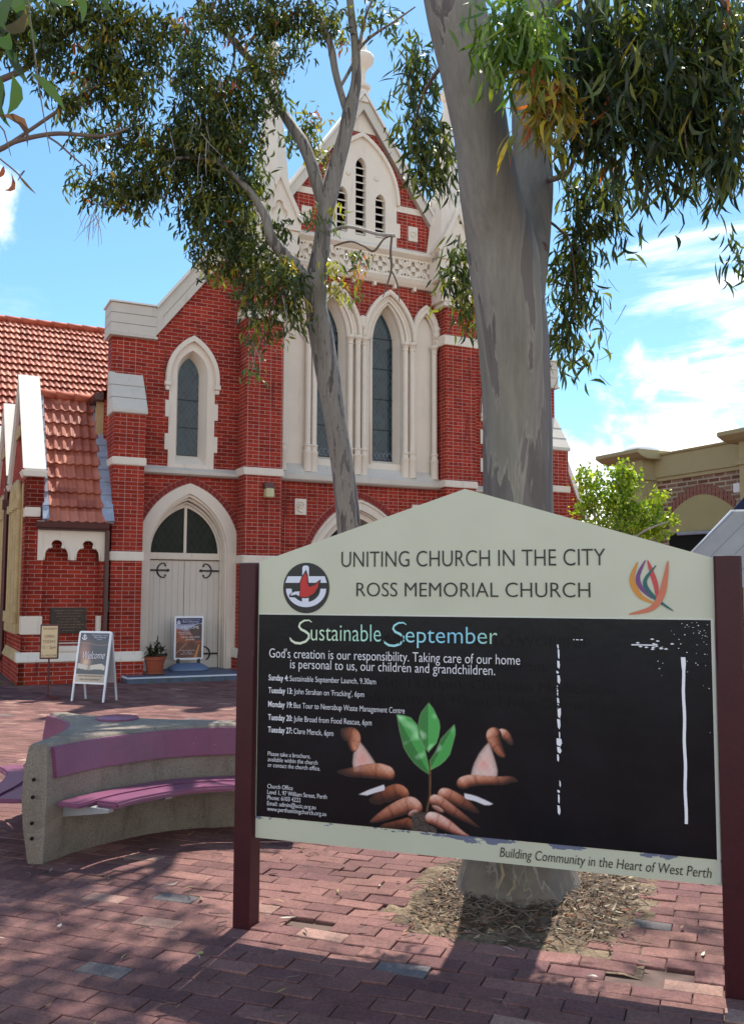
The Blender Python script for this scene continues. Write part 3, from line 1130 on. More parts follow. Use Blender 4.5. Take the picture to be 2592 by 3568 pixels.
def tile_material(name, gauge, pitch):
    """terracotta with every tile a slightly different firing"""
    m, t = newmat(name)
    s = t.n('ShaderNodeSeparateXYZ', ins={0: t.obj})
    cell = t.n('ShaderNodeCombineXYZ', ins={0: t.math('FLOOR', t.math('DIVIDE', s.outputs[0], pitch * 2)), 1: t.math('FLOOR', t.math('DIVIDE', s.outputs[2], gauge)), 2: 0.0})
    wn = t.n('ShaderNodeTexWhiteNoise', noise_dimensions='3D', ins={'Vector': cell.outputs[0]})
    nz = t.noise(t.obj, 5, 5, .65)
    f = t.math('ADD', t.math('MULTIPLY', wn.outputs[0], .5), t.math('MULTIPLY', nz, .5))
    t.put(t.p.inputs['Base Color'], t.ramp(f, [(.2, (.28, .070, .042)), (.5, (.42, .125, .072)), (.8, (.54, .20, .125))]))
    t.p.inputs['Roughness'].default_value = .6
    bump(t, t.noise(t.obj, 70, 3, .6), .2, .004)
    return m


M['tile_porch'] = tile_material('porch roof tile', .22, .155)
M['tile_hall'] = tile_material('hall roof tile', .26, .16)
rf = tile_roof(.40, 1.46, -.02, 2.86, 1.50, 5.40, .33, .155, .03, 7, .06).build('porch_roof', M['tile_porch'], church)
t = MB()
for k in range(4):
    a = .30 + k * .34
    t.tube([(a, 1.5, 5.47 - .012 * k), (a + .36, 1.5, 5.45 - .012 * k)], [.085, .095], 8)
t.build('ridge_tile', M['tile_dark'], rf, smooth=True)
L_ = math.hypot(1.52, 2.54)
for x0, x1 in ((.325, .43), (1.36, 1.56)):
    t = MB()
    for c in range(10):
        s0, s1 = c / 10, (c + 1.15) / 10
        for (ya, za, yb, zb_) in ((-.02 + 1.52 * s0, 2.86 + 2.54 * s0, -.02 + 1.52 * min(1, s1), 2.86 + 2.54 * min(1, s1)),):
            t.add([(x0, ya - .06, za + .05), (x1, ya - .075, za + .06), (x1, yb - .05, zb_ + .05), (x0, yb - .04, zb_ + .04),
                   (x0, ya, za), (x1, ya, za), (x1, yb, zb_), (x0, yb, zb_)], [(0, 1, 2, 3), (0, 4, 5, 1), (3, 2, 6, 7), (0, 3, 7, 4), (1, 5, 6, 2)])
    t.build('flashing', M['lead'], rf)

# porch: front with its niche
tre_L = []


def trefoil(xc, hw, z0):
    """two low lobes and a taller middle lobe, from right foot over to left foot"""
    p = [(xc + hw, z0)]
    for a in np.linspace(0, math.radians(100), 7):
        p.append((xc + hw * .47 + hw * .53 * math.cos(a) * .98, z0 + .075 + .155 * math.sin(a)))
    zt = z0 + .24
    r = hw * .50
    for a in np.linspace(math.radians(-25), math.radians(205), 15):
        p.append((xc + r * math.cos(a), zt + .045 + r * .78 * math.sin(a)))
    for a in np.linspace(math.radians(80), math.radians(180), 7):
        p.append((xc - hw * .47 + hw * .53 * math.cos(a) * .98, z0 + .075 + .155 * math.sin(a)))
    p.append((xc - hw, z0))
    return p


tp = [(.265, 2.18), (.265, 2.80), (1.425, 2.80), (1.425, 2.18), (1.355, 2.18)]
tp += trefoil(1.13, .215, 2.19) + trefoil(.59, .215, 2.19) + [(.365, 2.18)]
tp = [p for p in tp]
porch = slab('porch', [[(.06, -.05), (1.5, -.05), (1.5, 2.84), (.06, 2.84)], rect(.37, 1.36, .70, 2.60)], .10, .30, M['brick'], church)
slab('trefoil_panel', [tp], .055, .16, M['cream'], porch)
t = MB()
for xc in (.59, 1.13):
    pts = trefoil(xc, .215, 2.19)
    t.tube([(x, .055, z) for x, z in pts], .02, 6)
    for s in (-1, 1):
        t.lathe([(.002, -.026), (.018, -.02), (.027, 0), (.018, .02), (.002, .026)], xc + s * .115, .05, 8)
        t.v[-40:] = [(x, y, z + 2.415) for x, y, z in t.v[-40:]]
t.build('trefoil_bead', M['cream'], porch, smooth=True)
t = MB()
t.box(.30, 1.5, .255, .31, .02, 2.8)
t.build('niche_wall', M['brick'], porch)
t = MB()
t.prism([(.06, .56), (.06, .62), (.16, .715), (.28, .715), (.28, .56)], 'x', .375, 1.40)
t.build('niche_sill', M['cream'], porch, bevel=.006)
t = MB()
t.box(.06, .355, .10, .62, 2.8, 3.78)
t.build('coping_pier', M['brick'], porch)
for z0, z1 in ((2.95, 3.12), (.87, 1.19)):
    t = MB()
    t.box(.035, .385 if z1 < 2 else .30, .07, .40, z0, z1)
    t.build('stone_block', M['cream'], porch, bevel=.01)
t = MB()
t.box(1.32, 1.40, .08, .2, .87, 1.19)
t.build('stone_block', M['cream'], porch)
t = MB()
t.prism([(-.02, .39), (-.02, .42), (.09, .56), (.3, .56), (.3, .39)], 'x', -.03, 1.52)
t.build('plinth_cap', M['cream'], porch, bevel=.006)
t = MB()
t.box(-.005, 1.52, .0, .3, -.05, .39)
t.build('plinth', M['brick'], porch)
pq = MB().box(.54, 1.165, .225, .26, .875, 1.335).build('memorial_plaque', M['bronze'], porch, bevel=.008)
for k, (a, z) in enumerate(((.50, 1.285), (.40, 1.235), (.44, 1.185), (.28, 1.135), (.36, 1.085), (.5, 1.035), (.4, .985), (.2, .93))):
    t = MB()
    x = .855 - a / 2
    while x < .855 + a / 2:
        w = random.uniform(.012, .03)
        t.box(x, x + w, .222, .227, z - .009, z + .009)
        x += w + random.choice((.006, .006, .02))
    t.build('raised_line', M['bronze_text'], pq)
t = MB()
t.prism([(-.10, 2.76), (-.12, 2.86), (-.10, 2.87), (.02, 2.87), (.02, 2.76)], 'x', .22, 1.47)
t.prism([(.0, 2.72), (.0, 2.77), (.1, 2.77), (.1, 2.72)], 'x', .26, 1.45)
t.build('gutter', M['brown'], church, bevel=.006)
t = MB()
t.box(1.425, 1.495, -.03, .05, .0, 2.74)
for z in (.9, 1.9):
    t.box(1.41, 1.51, -.035, .09, z, z + .03)
t.build('downpipe', M['brown'], church, bevel=.008)
t = MB()
t.box(1.52, 1.56, .12, .30, 1.26, 1.46)
t.build('meter_box', M['iron'], church)


# side of the church: a row of gabled bays running away from the porch
def side_bay(y0, first):
    ya, yb, yc = y0 + .10, y0 + 2.95, y0 + 1.52
    prof = [(ya, -.05), (yb, -.05), (yb, 3.78), (yc, 5.62), (ya, 3.78)]
    bay = MB().prism(prof, 'x', .06, .33).build('side_gable', M['brick'], church)
    t = MB()
    for s in (0, 1):
        e = ya - .07 if s == 0 else yb + .07
        t.prism([(e, 3.80), (e, 3.70), (yc, 5.60), (yc, 5.76)], 'x', .0, .335)
        t.prism([(e, 3.805), (e - (.02 if s == 0 else -.02), 3.80), (yc, 5.77), (yc, 5.80)], 'x', -.03, .36)
    t.build('gable_coping', M['white_coping'], bay)
    t = MB()
    for s in (0, 1):
        e0, e1 = (ya - .12, ya + .3) if s == 0 else (yb - .3, yb + .12)
        t.prism([(-.06, 3.77), (.40, 3.77), (.36, 3.66), (-.01, 3.66)], 'y', e0, e1)
    t.build('kneeler', M['cream'], bay, bevel=.01)
    MB().box(-.03, .1, ya + .35, yb - .35, .87, 1.05).build('window_sill', M['cream_old'], bay)
    MB().prism([(.04, 4.55), (.04, 4.75), (.0, 4.75), (.0, 4.55)], 'y', yc - .4, yc + .4).build('stone_band', M['cream_old'], bay)
    MB().prism([(-.02, .39), (.08, .39), (.08, .56), (.05, .56)], 'y', ya, yb).build('plinth_cap', M['cream_old'], bay)
    t = MB()
    t.box(.0, .1, ya - .1, yb, -.05, .39)
    t.build('plinth', M['brick'], bay)
    t = MB()
    for k in range(4):
        y = ya + .75 + k * .48
        t.tube([(.02, y, 1.05), (.02, y, 3.2)], .055, 8)
        t.tube([(.0, y, 1.05), (.0, y, 1.25)], .08, 8)
        t.tube([(.0, y, 3.15), (.0, y, 3.3)], .08, 8)
    t.box(.045, .2, ya + .55, ya + .75, 1.05, 3.6)
    t.box(.045, .2, yb - .75, yb - .55, 1.05, 3.6)
    for k in range(3):
        y = ya + .99 + k * .48
        t.tube([(.01, y - .24, 3.25), (.01, y - .16, 3.5), (.01, y, 3.66), (.01, y + .16, 3.5), (.01, y + .24, 3.25)], .055, 8)
    w = t.build('tracery_window', M['cream_old'], bay, angle=.8)
    t = MB()
    for k in range(3):
        y = ya + .99 + k * .48
        t.box(.03, .08, y - .19, y + .19, 1.06, 3.45)
    t.build('pane', M['glass'], w)
    if not first:
        tile_roof(.34, 1.5, ya, 3.7, yc, 5.50, .33, .155).build('bay_roof', M['tile_porch'], bay)
    t = MB()
    t.tube([(-.02, yb + .10, 4.0), (-.02, yb + .10, .35), (-.09, yb + .02, .2), (-.09, yb + .02, 0)], .05, 8)
    t.box(-.10, .06, yb + .0, yb + .2, 3.3, 3.5)
    t.build('downpipe', M['brown'], bay)


for k in range(3):
    side_bay(3.1 * k, k == 0)
t = MB()
t.box(1.5, 1.62, .9, 9.6, .0, 5.35)
t.build('aisle_wall', M['brick'], church)
t = MB()
t.prism([(1.30, 5.30), (1.28, 5.42), (1.45, 5.44), (1.45, 5.30)], 'y', .75, 9.6)
t.build('gutter', M['brown'], church)
t = MB()
t.box(1.36, 1.5, .98, 1.0, 4.6, 5.3)
for k in range(3):
    t.box(1.38, 1.5, 1.12 + k * .2, 1.2 + k * .2, 4.7, 5.2)
t.build('eaves_tracery', M['cream_old'], church)
# nave roof behind the gable
for mir in (None, MX):
    tile = MB()
    tile.add([(1.40, .98, 5.40), (1.40, 26, 5.40), (4.75, 26, 9.4), (4.75, .98, 9.4)], [(0, 1, 2, 3)])
    tile.add([(4.75, 1.0, 9.2), (4.75, 26, 9.2), (MX, 26, 12.1), (MX, 1.0, 12.1)], [(0, 1, 2, 3)])
    tile.build('nave_roof', M['tile'], church, mirror=mir)
t = MB()
t.box(1.62, 2 * MX - 1.62, 1.2, 26, -.05, 5.3)
t.build('nave_wall', M['brick'], church)
# low buttress wall on the far side
t = MB()
t.prism([(11.97, -.05), (12.75, -.05), (12.75, 3.55), (12.15, 5.0), (11.97, 5.0)], 'y', .62, 1.0)
rb = t.build('side_buttress', M['brick_english'], church)
slab('sloped_coping', [[(12.12, 5.06), (12.20, 5.10), (12.95, 3.42), (12.80, 3.42)]], .56, 1.06, M['white_coping'], rb)
t = MB()
t.box(12.7, 14.6, 1.2, 1.5, -.05, 3.1)
an = t.build('annexe_wall', M['brick_english'], church)
t = MB()
t.box(12.6, 14.7, 1.12, 1.6, 3.1, 3.28)
t.build('annexe_coping', M['grey_coping'], an)

# door step (its top falls a little towards the forecourt)
st = MB()
st.prism([(-.44, -.05), (-.44, .10), (.95, .145), (.95, -.05)], 'x', 1.79, 4.2)
step = st.build('door_step', M['slate'], church, bevel=.008)
st = MB()
st.box(1.785, 4.2, -.452, -.40, .082, .106)
st.box(1.778, 1.80, -.452, .0, .082, .112)
st.build('step_nosing', M['step_edge'], step)

# ------------------------------------------------------------------ hall behind, on the left
hall = thing('church_hall', 'tall hall with a big terracotta tiled roof rising behind the porch', 'hall', CH_O, CH_A)
tile_roof(-16, 5.2, 8.9, 5.6, 13.0, 9.95, .34, .165, .035, 6, .075).build('tiled_roof', M['tile_hall'], hall)
t = MB()
for k in range(46):
    t.tube([(-16 + k * .46, 13.0, 10.03), (-15.5 + k * .46, 13.0, 10.01)], [.10, .11], 7)
t.build('ridge_tile', M['tile_dark'], hall, smooth=True)
MB().box(-16, 2.2, 9.2, 16.8, -.05, 5.6).build('brick_wall', M['brick'], hall)
t = MB()
t.add([(-16, 13.0, 9.95), (5.2, 13.0, 9.95), (5.2, 17.1, 5.6), (-16, 17.1, 5.6)], [(0, 1, 2, 3)])
t.build('back_roof', M['tile'], hall)

# ------------------------------------------------------------------ the church noticeboard
board_thing = thing('noticeboard', 'large cream and black church noticeboard with peaked top between two maroon posts', 'sign', S0, -SIGN_A)
M['maroon'] = plain('maroon painted timber', (.052, .010, .014), .36, .3, 5, .12, bscale=50, spec=.3, spots=(26, .74, (.20, .15, .14)))


def post(x0, x1, h):
    c = .009
    def ring(z, k):
        a, b, y0, y1 = x0, x1, 0.0, .105
        return [(a + k, y0, z), (b - k, y0, z), (b, y0 + k, z), (b, y1 - k, z), (b - k, y1, z), (a + k, y1, z), (a, y1 - k, z), (a, y0 + k, z)]
    m = MB()
    zs = [(-.05, .002), (1.28, .002), (1.32, c), (h - .006, c), (h, c + .006)]
    for (z0, k0), (z1, k1) in zip(zs[:-1], zs[1:]):
        m.loft(ring(z0, k0), ring(z1, k1), True)
    m.add(ring(h, c + .006), [tuple(range(8))])
    p = m.build('post', M['maroon'], board_thing)
    t = MB()
    t.box(x0 + .012, x1 - .012, .012, .093, h - .001, h + .004)
    t.build('weathered_top', M['post_top'], p)
    return p


M['post_top'] = plain('bare grey post top', (.42, .40, .38), .7, .4, 40)
post(-.090, 0.0, 1.752)
post(2.128, 2.238, 1.765)
YB = .030                                     # face of the board
SX = 2.165


def sp(p):
    """from the plane of the post fronts to the board face just behind it"""
    k = (4.17 + YB) / 4.17
    return (SX + (p[0] - SX) * k, 1.6 + (p[1] - 1.6) * k)


m, t = newmat('pale green cream board paint')
s_ = t.n('ShaderNodeSeparateXYZ', ins={0: t.obj})
z_ = s_.outputs[2]
edge = t.math('MULTIPLY', t.math('LESS_THAN', z_, .531), t.sstep(z_, .470, .522))
pn = t.noise(t.n('ShaderNodeMapping', ins={'Vector': t.obj, 'Scale': (1.0, 1, 2.4)}).outputs[0], 11, 6, .68)
pn2 = t.noise(t.obj, 3.2, 2, .5)
pe = t.sstep(t.math('ADD', t.math('ADD', t.math('MULTIPLY', pn, .9), t.math('MULTIPLY', pn2, .7)), t.math('MULTIPLY', edge, .42)), 1.19, 1.22)
pe = t.math('MULTIPLY', pe, t.math('GREATER_THAN', edge, .02))
base = t.ramp(t.noise(t.obj, 2.0, 4, .6), [(.3, (.54, .555, .42)), (.7, (.60, .615, .47))])
t.put(t.p.inputs['Base Color'], t.mix(pe, base, (.14, .16, .24)))
t.put(t.p.inputs['Roughness'], t.math('ADD', .28, t.math('MULTIPLY', pe, .4)))
M['board'] = m
m, t = newmat('black vinyl')
nz = t.noise(t.obj, 3, 5, .6)
t.put(t.p.inputs['Base Color'], t.ramp(nz, [(.3, (.006, .006, .008)), (.7, (.012, .012, .015))]))
t.put(t.p.inputs['Roughness'], t.math('ADD', .10, t.math('MULTIPLY', t.noise(t.obj, 9, 4, .6), .16)))
t.p.inputs['Specular IOR Level'].default_value = .22
bump(t, t.math('ADD', t.noise(t.obj, 26, 4, .6), t.math('MULTIPLY', t.noise(t.obj, 3, 2, .5), 2)), .05, .01)
M['vinyl'] = m
M['ghost'] = plain('old lettering under the vinyl', (.0045, .0045, .006), .34, .1, spec=.22)
M['ink'] = plain('black lettering', (.010, .010, .011), .4, .05)
M['wink'] = plain('white lettering', (.85, .86, .90), .5, .03)
M['peel'] = plain('white peeled strip', (.86, .88, .93), .4, .05)
corner = [sp(p) for p in ((.026, .434), (2.129, .434), (2.130, 1.756), (1.07, 2.083), (.026, 1.755))]
board = slab('board', [corner], YB, YB + .024, M['board'], board_thing)
vx0, vx1, vz0, vz1 = sp((.030, .536))[0], sp((2.112, .536))[0], sp((.03, .536))[1], sp((.03, 1.500))[1]
vinyl = slab('black_panel', [rect(vx0, vx1, vz0, vz1)], YB - .0025, YB + .001, M['vinyl'], board)
edge_ = MB()
edge_.box(vx0, vx1 + .014, YB - .004, YB, vz1, vz1 + .006)
edge_.box(vx1, vx1 + .013, YB - .004, YB, vz0 - .09, vz1)
M['trim'] = plain('pale board edge trim', (.66, .67, .58), .4, .04)
edge_.build('edge_trim', M['trim'], board)
YT = YB - .0022                                # on the paint
YV = YB - .0045                                # on the vinyl


def words(s, a, b, cap, mat, y, **kw):
    pa, pb = sp(a), sp(b)
    return lettering(s, pa[0], pb[0], (pa[1] + pb[1]) / 2, cap, y, mat, board, **kw)


words("UNITING CHURCH IN THE CITY", (.4634, 1.727), (1.6904, 1.731), .072, M['ink'], YT)
words("ROSS MEMORIAL CHURCH", (.5406, 1.588), (1.625, 1.593), .064, M['ink'], YT)
words("Building Community in the Heart of West Perth", (1.219, .4595), (2.0889, .4625), .040, M['ink'], YT, shear=.2)
# the headline runs from pale green to blue
m, t = newmat('green to blue headline ink')
s_ = t.n('ShaderNodeSeparateXYZ', ins={0: t.obj})
f_ = t.math('ADD', t.math('DIVIDE', t.math('SUBTRACT', s_.outputs[0], .2), 1.03), t.math('MULTIPLY', t.math('SUBTRACT', t.noise(t.obj, 9, 2, .5), .5), .25))
t.put(t.p.inputs['Base Color'], t.ramp(f_, [(0, (.80, .85, .62)), (.30, (.45, .80, .60)), (.55, (.35, .78, .85)), (.8, (.25, .66, .88)), (1, (.42, .70, .52))]))
t.p.inputs['Roughness'].default_value = .5
M['headline'] = m


def swash(x, z, k, name='lettering'):
    """the tall round S that opens each headline word"""
    P = [(.128, .098), (.112, .108), (.085, .106), (.062, .092), (.056, .075), (.068, .060), (.092, .050), (.112, .036), (.112, .016), (.094, -.002), (.064, -.012), (.034, -.010), (.012, .002), (.004, .016)]
    Wd = [.002, .0035, .0045, .005, .0055, .006, .0065, .0065, .006, .006, .006, .006, .005, .003]
    L, Rr = [], []
    for i, (a, b) in enumerate(P):
        a0, b0 = P[max(0, i - 1)]
        a1_, b1__ = P[min(len(P) - 1, i + 1)]
        tx, tz = a1_ - a0, b1__ - b0
        l = math.hypot(tx, tz)
        nx, nz_ = -tz / l, tx / l
        L.append((x + (a + nx * Wd[i]) * k, z + (b + nz_ * Wd[i]) * k))
        Rr.append((x + (a - nx * Wd[i]) * k, z + (b - nz_ * Wd[i]) * k))
    return slab(name, [L + Rr[::-1]], YV - .0006, YV + .0006, M['headline'], board)


q = sp((.1952, 1.3735))
swash(q[0], q[1] + .002, .93)
lettering("ustainable", q[0] + .115, sp((.665, 1.37))[0], q[1] + .006, .078, YV, M['headline'], board, slope=.004)
q2 = sp((.675, 1.378))
swash(q2[0], q2[1] - .004, .90)
lettering("eptember", q2[0] + .112, sp((1.2158, 1.38))[0], q2[1] + .002, .074, YV, M['headline'], board, slope=.004)
words("God's creation is our responsibility. Taking care of our home", (.0901, 1.2936), (1.3168, 1.2926), .043, M['wink'], YV)
words("is personal to us, our children and grandchildren.", (.2029, 1.2446), (1.2043, 1.2438), .043, M['wink'], YV)
for bold_, rest, z, xe in (("Sunday 4:", " Sustainable September Launch, 9.30am", 1.1835, .6412), ("Tuesday 13:", " John Strahan on 'Fracking', 6pm", 1.123, .5829),
                           ("Monday 19:", " Bus Tour to Neerabup Waste Management Centre", 1.057, .7821), ("Tuesday 20:", " Julie Broad from Food Rescue, 6pm", .9945, .6209),
                           ("Tuesday 27:", " Clare Menck, 6pm", .936, .43)):
    xb = .0885 + {'S': .105, 'T': .128, 'M': .128}[bold_[0]]
    words(bold_, (.0885, z), (xb, z), .0265, M['wink'], YV, bold=.012)
    words(rest.strip(), (xb + .008, z), (xe, z), .0255, M['wink'], YV)
for s, z, xe in (("Please take a brochure,", .8252, .3132), ("available within the church", .7983, .3505), ("or contact the church office.", .772, .364),
                 ("Church Office", .6716, .2231), ("Level 1, 97 William Street, Perth", .6445, .399), ("Phone: 6103 4222", .6186, .2649),
                 ("Email: admin@ucic.org.au", .5915, .3431), ("www.perthunitingchurch.org.au", .5658, .3967)):
    words(s, (.0900, z), (xe, z), .0195, M['wink'], YV)
for s, a, z, b, cp in (("YOU ARE WELCOME TO WORSHIP", .50, 1.372, 1.62, .045), ("Sunday 8.00 am and 10.00 am", .60, 1.268, 1.42, .043),
                       ("Monday 12.10pm, Christian Meditation", .52, 1.178, 1.72, .043), ("Wednesday 12.10pm, Holy Communion", .48, 1.108, 1.80, .043)):
    words(s, (a, z), (b, z), cp, M['ghost'], YV + .0006, thick=.0016)

# round emblem
ex, ez = sp((.2808, 1.6297))
er = .1222


def eo(x, y):
    return (ex + (x - 490) / 147 * er, ez - (y - 730) / 162 * er)


em = slab('emblem', [circle(ex, ez, er, 48)], YT - .0010, YT, M['ink'], board)
M['pale_ink'] = plain('pale blue white vinyl', (.72, .76, .86), .4, .03)
M['red_ink'] = plain('red vinyl', (.55, .012, .012), .35, .05)
E = lambda pts: [eo(*p) for p in pts]
ringp = [(490 - 128 * math.cos(a), 735 + 118 * math.sin(a)) for a in np.linspace(.0, math.pi, 26)] + [(490 + 92 * math.cos(a), 735 + 86 * math.sin(a)) for a in np.linspace(0, math.pi, 26)]
bars = [E(ringp), E([(372, 655), (608, 655), (622, 697), (357, 697)]), E([(466, 600), (470, 590), (480, 586), (494, 586), (504, 590), (508, 600), (508, 818), (500, 824), (474, 824), (466, 818)])]
ms = [slab_mesh('p', [b_], YT - .0022 - .0003 * i, YT - .0010) for i, b_ in enumerate(bars)]
jm = join_meshes('cross_and_ring', ms)
jm.materials.clear()
link('cross_and_ring', jm, M['pale_ink'], board)
bird_k = E([(491, 612), (503, 650), (506, 690), (515, 712), (545, 702), (584, 674), (578, 720), (556, 760), (520, 790), (486, 797), (440, 792), (386, 790), (382, 776), (412, 750), (446, 742), (447, 700), (463, 655)])
slab('emblem_outline', [bird_k], YT - .0032, YT - .0010, M['ink'], board)
bird = E([(490, 630), (497, 660), (498, 695), (512, 724), (545, 714), (574, 688), (566, 725), (544, 762), (510, 784), (478, 790), (450, 785), (456, 745), (454, 700), (468, 660)])
slab('emblem_bird', [bird], YT - .0040, YT - .0031, M['red_ink'], board)
slab('emblem_tail', [E([(390, 780), (402, 764), (420, 754), (450, 752), (447, 783), (430, 772), (410, 776)])], YT - .0040, YT - .0031, M['pale_ink'], board)

# coloured fronds on the right
FR = [((.62, .26, .035), [(1.8252, 1.7437), (1.8016, 1.6809), (1.8076, 1.639), (1.837, 1.5939), (1.8933, 1.5665)], .0125),
      ((.17, .05, .20), [(1.857, 1.7504), (1.8253, 1.6808), (1.8378, 1.6321), (1.8804, 1.5872)], .0095),
      ((.55, .055, .060), [(1.8657, 1.7503), (1.8827, 1.6946), (1.8982, 1.6391), (1.9003, 1.5838)], .0105),
      ((.015, .11, .11), [(1.9001, 1.7278), (1.8553, 1.6668), (1.8644, 1.6217), (1.9036, 1.5804), (1.9654, 1.5362)], .0095),
      ((.60, .17, .085), [(1.9483, 1.7461), (1.9353, 1.6667), (1.9172, 1.5977), (1.8762, 1.5457), (1.785, 1.5205)], .0135)]


def spline(P, n=28):
    P = [Vector((*p, 0)) if len(p) == 2 else Vector(p) for p in P]
    out = []
    m_ = len(P) - 1
    for i in range(n + 1):
        t_ = i / n * m_
        k = min(int(t_), m_ - 1)
        u = t_ - k
        p0, p1, p2, p3 = P[max(k - 1, 0)], P[k], P[k + 1], P[min(k + 2, m_)]
        out.append(.5 * ((2 * p1) + (p2 - p0) * u + (2 * p0 - 5 * p1 + 4 * p2 - p3) * u * u + (3 * p1 - p0 - 3 * p2 + p3) * u ** 3))
    return out


for i, (c, P, w) in enumerate(FR):
    S_ = spline([sp(p) for p in P])
    L, Rr = [], []
    for k, p in enumerate(S_):
        d = (S_[min(k + 1, len(S_) - 1)] - S_[max(k - 1, 0)]).normalized()
        ww = w * math.sin(math.pi * min(1, .02 + k / (len(S_) - 1) * .96)) ** .8
        L.append((p.x - d.y * ww, p.y + d.x * ww))
        Rr.append((p.x + d.y * ww, p.y - d.x * ww))
    slab('frond', [L + Rr[::-1]], YT - .0012 - .0004 * i, YT, plain('frond ink %d' % i, c, .4, .12, 12), board)

# picture printed on the vinyl: two hands round a seedling
def picture():
    x0, x1, z0, z1 = .40, 1.33, .5365, 1.125
    nx, nz = 340, 216
    X, Z = np.meshgrid(np.linspace(x0, x1, nx), np.linspace(z0, z1, nz))
    img = np.zeros((nz, nx, 3))
    img[:] = (.007, .007, .008)
    grain = noise2(X * 60, Z * 60, 1.0) * .5 + .5

    def paint(mask, col):
        mask = np.clip(mask, 0, 1)[..., None]
        img[:] = img * (1 - mask) + np.clip(col, 0, 1) * mask

    def capsule(a, b, ra, rb, light, dark, ang=(.3, .95), fade=0.0, soft=.004):
        a, b = np.array(a), np.array(b)
        d = b - a
        L2 = d @ d
        t_ = np.clip(((X - a[0]) * d[0] + (Z - a[1]) * d[1]) / L2, 0, 1)
        px, pz = X - (a[0] + d[0] * t_), Z - (a[1] + d[1] * t_)
        r = ra + (rb - ra) * t_
        dist = np.hypot(px, pz)
        m_ = np.clip((r - dist) / soft + .5, 0, 1)
        lam = np.clip((px * ang[0] + pz * ang[1]) / np.maximum(r, 1e-6) * .60 + .40, 0, 1) ** 3.0
        lam = lam * (.88 + .24 * grain) * (1 - .35 * np.exp(-((t_ - .62) / .05) ** 2))          # knuckle crease
        lam = np.clip(lam, 0, 1)[..., None]
        dk = np.array(dark) * .28
        light = np.clip(np.array(light) * np.array([1.22, 1.30, 1.30]), 0, .95)
        md = light * np.array([.55, .30, .22])
        c = np.where(lam < .5, dk + (md - dk) * lam * 2, md + (light - md) * (lam * 2 - 1))
        rimk = np.clip(1 - (r - dist) / .006, 0, 1)[..., None]
        c = c * (1 - .35 * rimk * (1 - lam))
        c = c * (1 - fade * (1 - t_))[..., None]
        al = m_ * np.clip(1 - min(1.0, fade * 1.5) * (1 - t_) ** 1.15, 0, 1)
        paint(al, c)

    def poly(P, col, soft=.004, shade=None):
        P = np.array(P)
        inside = np.zeros(X.shape, bool)
        dmin = np.full(X.shape, 9.0)
        n_ = len(P)
        for i in range(n_):
            a, b = P[i], P[(i + 1) % n_]
            cond = ((a[1] > Z) != (b[1] > Z)) & (X < (b[0] - a[0]) * (Z - a[1]) / (b[1] - a[1] + 1e-12) + a[0])
            inside ^= cond
            d = b - a
            t_ = np.clip(((X - a[0]) * d[0] + (Z - a[1]) * d[1]) / (d @ d + 1e-12), 0, 1)
            dmin = np.minimum(dmin, np.hypot(X - a[0] - d[0] * t_, Z - a[1] - d[1] * t_))
        sd = np.where(inside, dmin, -dmin)
        m_ = np.clip(sd / soft + .5, 0, 1)
        c = np.array(col)[None, None, :] * np.ones(X.shape + (1,))
        if shade is not None:
            c = shade(c, sd)
        paint(m_, c)

    def onb(x, y):
        d = M3 @ Vector((x - 1296, -(y - 1784), -FPX))
        t_ = (S0 - Vector((0, 0, EYE))).dot(SV) / d.dot(SV)
        p = Vector((0, 0, EYE)) + d * t_
        return (p - S0).dot(SU), p.z

    A4 = lambda x, y: onb(800 + x * .6068, 2300 + y * .6068)
    A5 = lambda x, y: onb(1400 + x * .3641, 2400 + y * .3641)
    crease = noise2(X * 130, Z * 95, 1.0) * .5 + .5

    def skin(lam, pale):
        """printed skin tone from deep shade to highlight"""
        ks = np.array([0, .18, .42, .70, 1.0])
        warm = np.array([(.006, .003, .003), (.055, .013, .008), (.29, .078, .033), (.58, .215, .110), (.82, .46, .33)])
        pink = np.array([(.020, .007, .006), (.14, .034, .024), (.44, .15, .095), (.74, .42, .345), (.92, .72, .66)])
        tab = warm * (1 - pale) + pink * pale
        return np.stack([np.interp(lam, ks, tab[:, c]) for c in range(3)], -1)

    def finger(conv, pts, scale, light, pale=0.0, fade=.8, gain=1.0, soft=.003):
        """bent tapering finger: wrist end first, tip last; lit like a round form"""
        P = [Vector((*conv(x, y), r * scale)) for x, y, r in pts]
        C = spline([tuple(p) for p in P], 40)
        best = np.full(X.shape, 9.0)
        nx_, nz_, tt = np.zeros(X.shape), np.zeros(X.shape), np.zeros(X.shape)
        for i_, c in enumerate(C):
            dx, dz = X - c.x, Z - c.y
            q_ = np.hypot(dx, dz) - c.z
            m_ = q_ < best
            best = np.where(m_, q_, best)
            nx_ = np.where(m_, dx / c.z, nx_)
            nz_ = np.where(m_, dz / c.z, nz_)
            tt = np.where(m_, i_ / (len(C) - 1), tt)
        rr = np.clip(np.hypot(nx_, nz_), 0, 1)
        ny_ = np.sqrt(np.clip(1 - rr ** 2, 0, 1))
        l_ = np.array([light[0], light[1], light[2] + .28])
        l_ = l_ / np.linalg.norm(l_)
        lam = nx_ * l_[0] + nz_ * l_[1] + ny_ * l_[2]
        lam = np.clip(lam * .92 + .06, 0, 1) ** 1.2 * gain
        lam *= .90 + .20 * crease
        for kc in (.45, .72):
            lam *= 1 - .30 * np.exp(-((tt - kc - .02 * nz_) / .018) ** 2)
        fa = np.clip(1 - fade * (1 - tt) ** 1.2 * 1.25, 0, 1)
        paint(np.clip(-best / soft + .5, 0, 1) * np.clip(fa * 1.6, 0, 1), skin(np.clip(lam * (.25 + .75 * fa), 0, 1), pale))

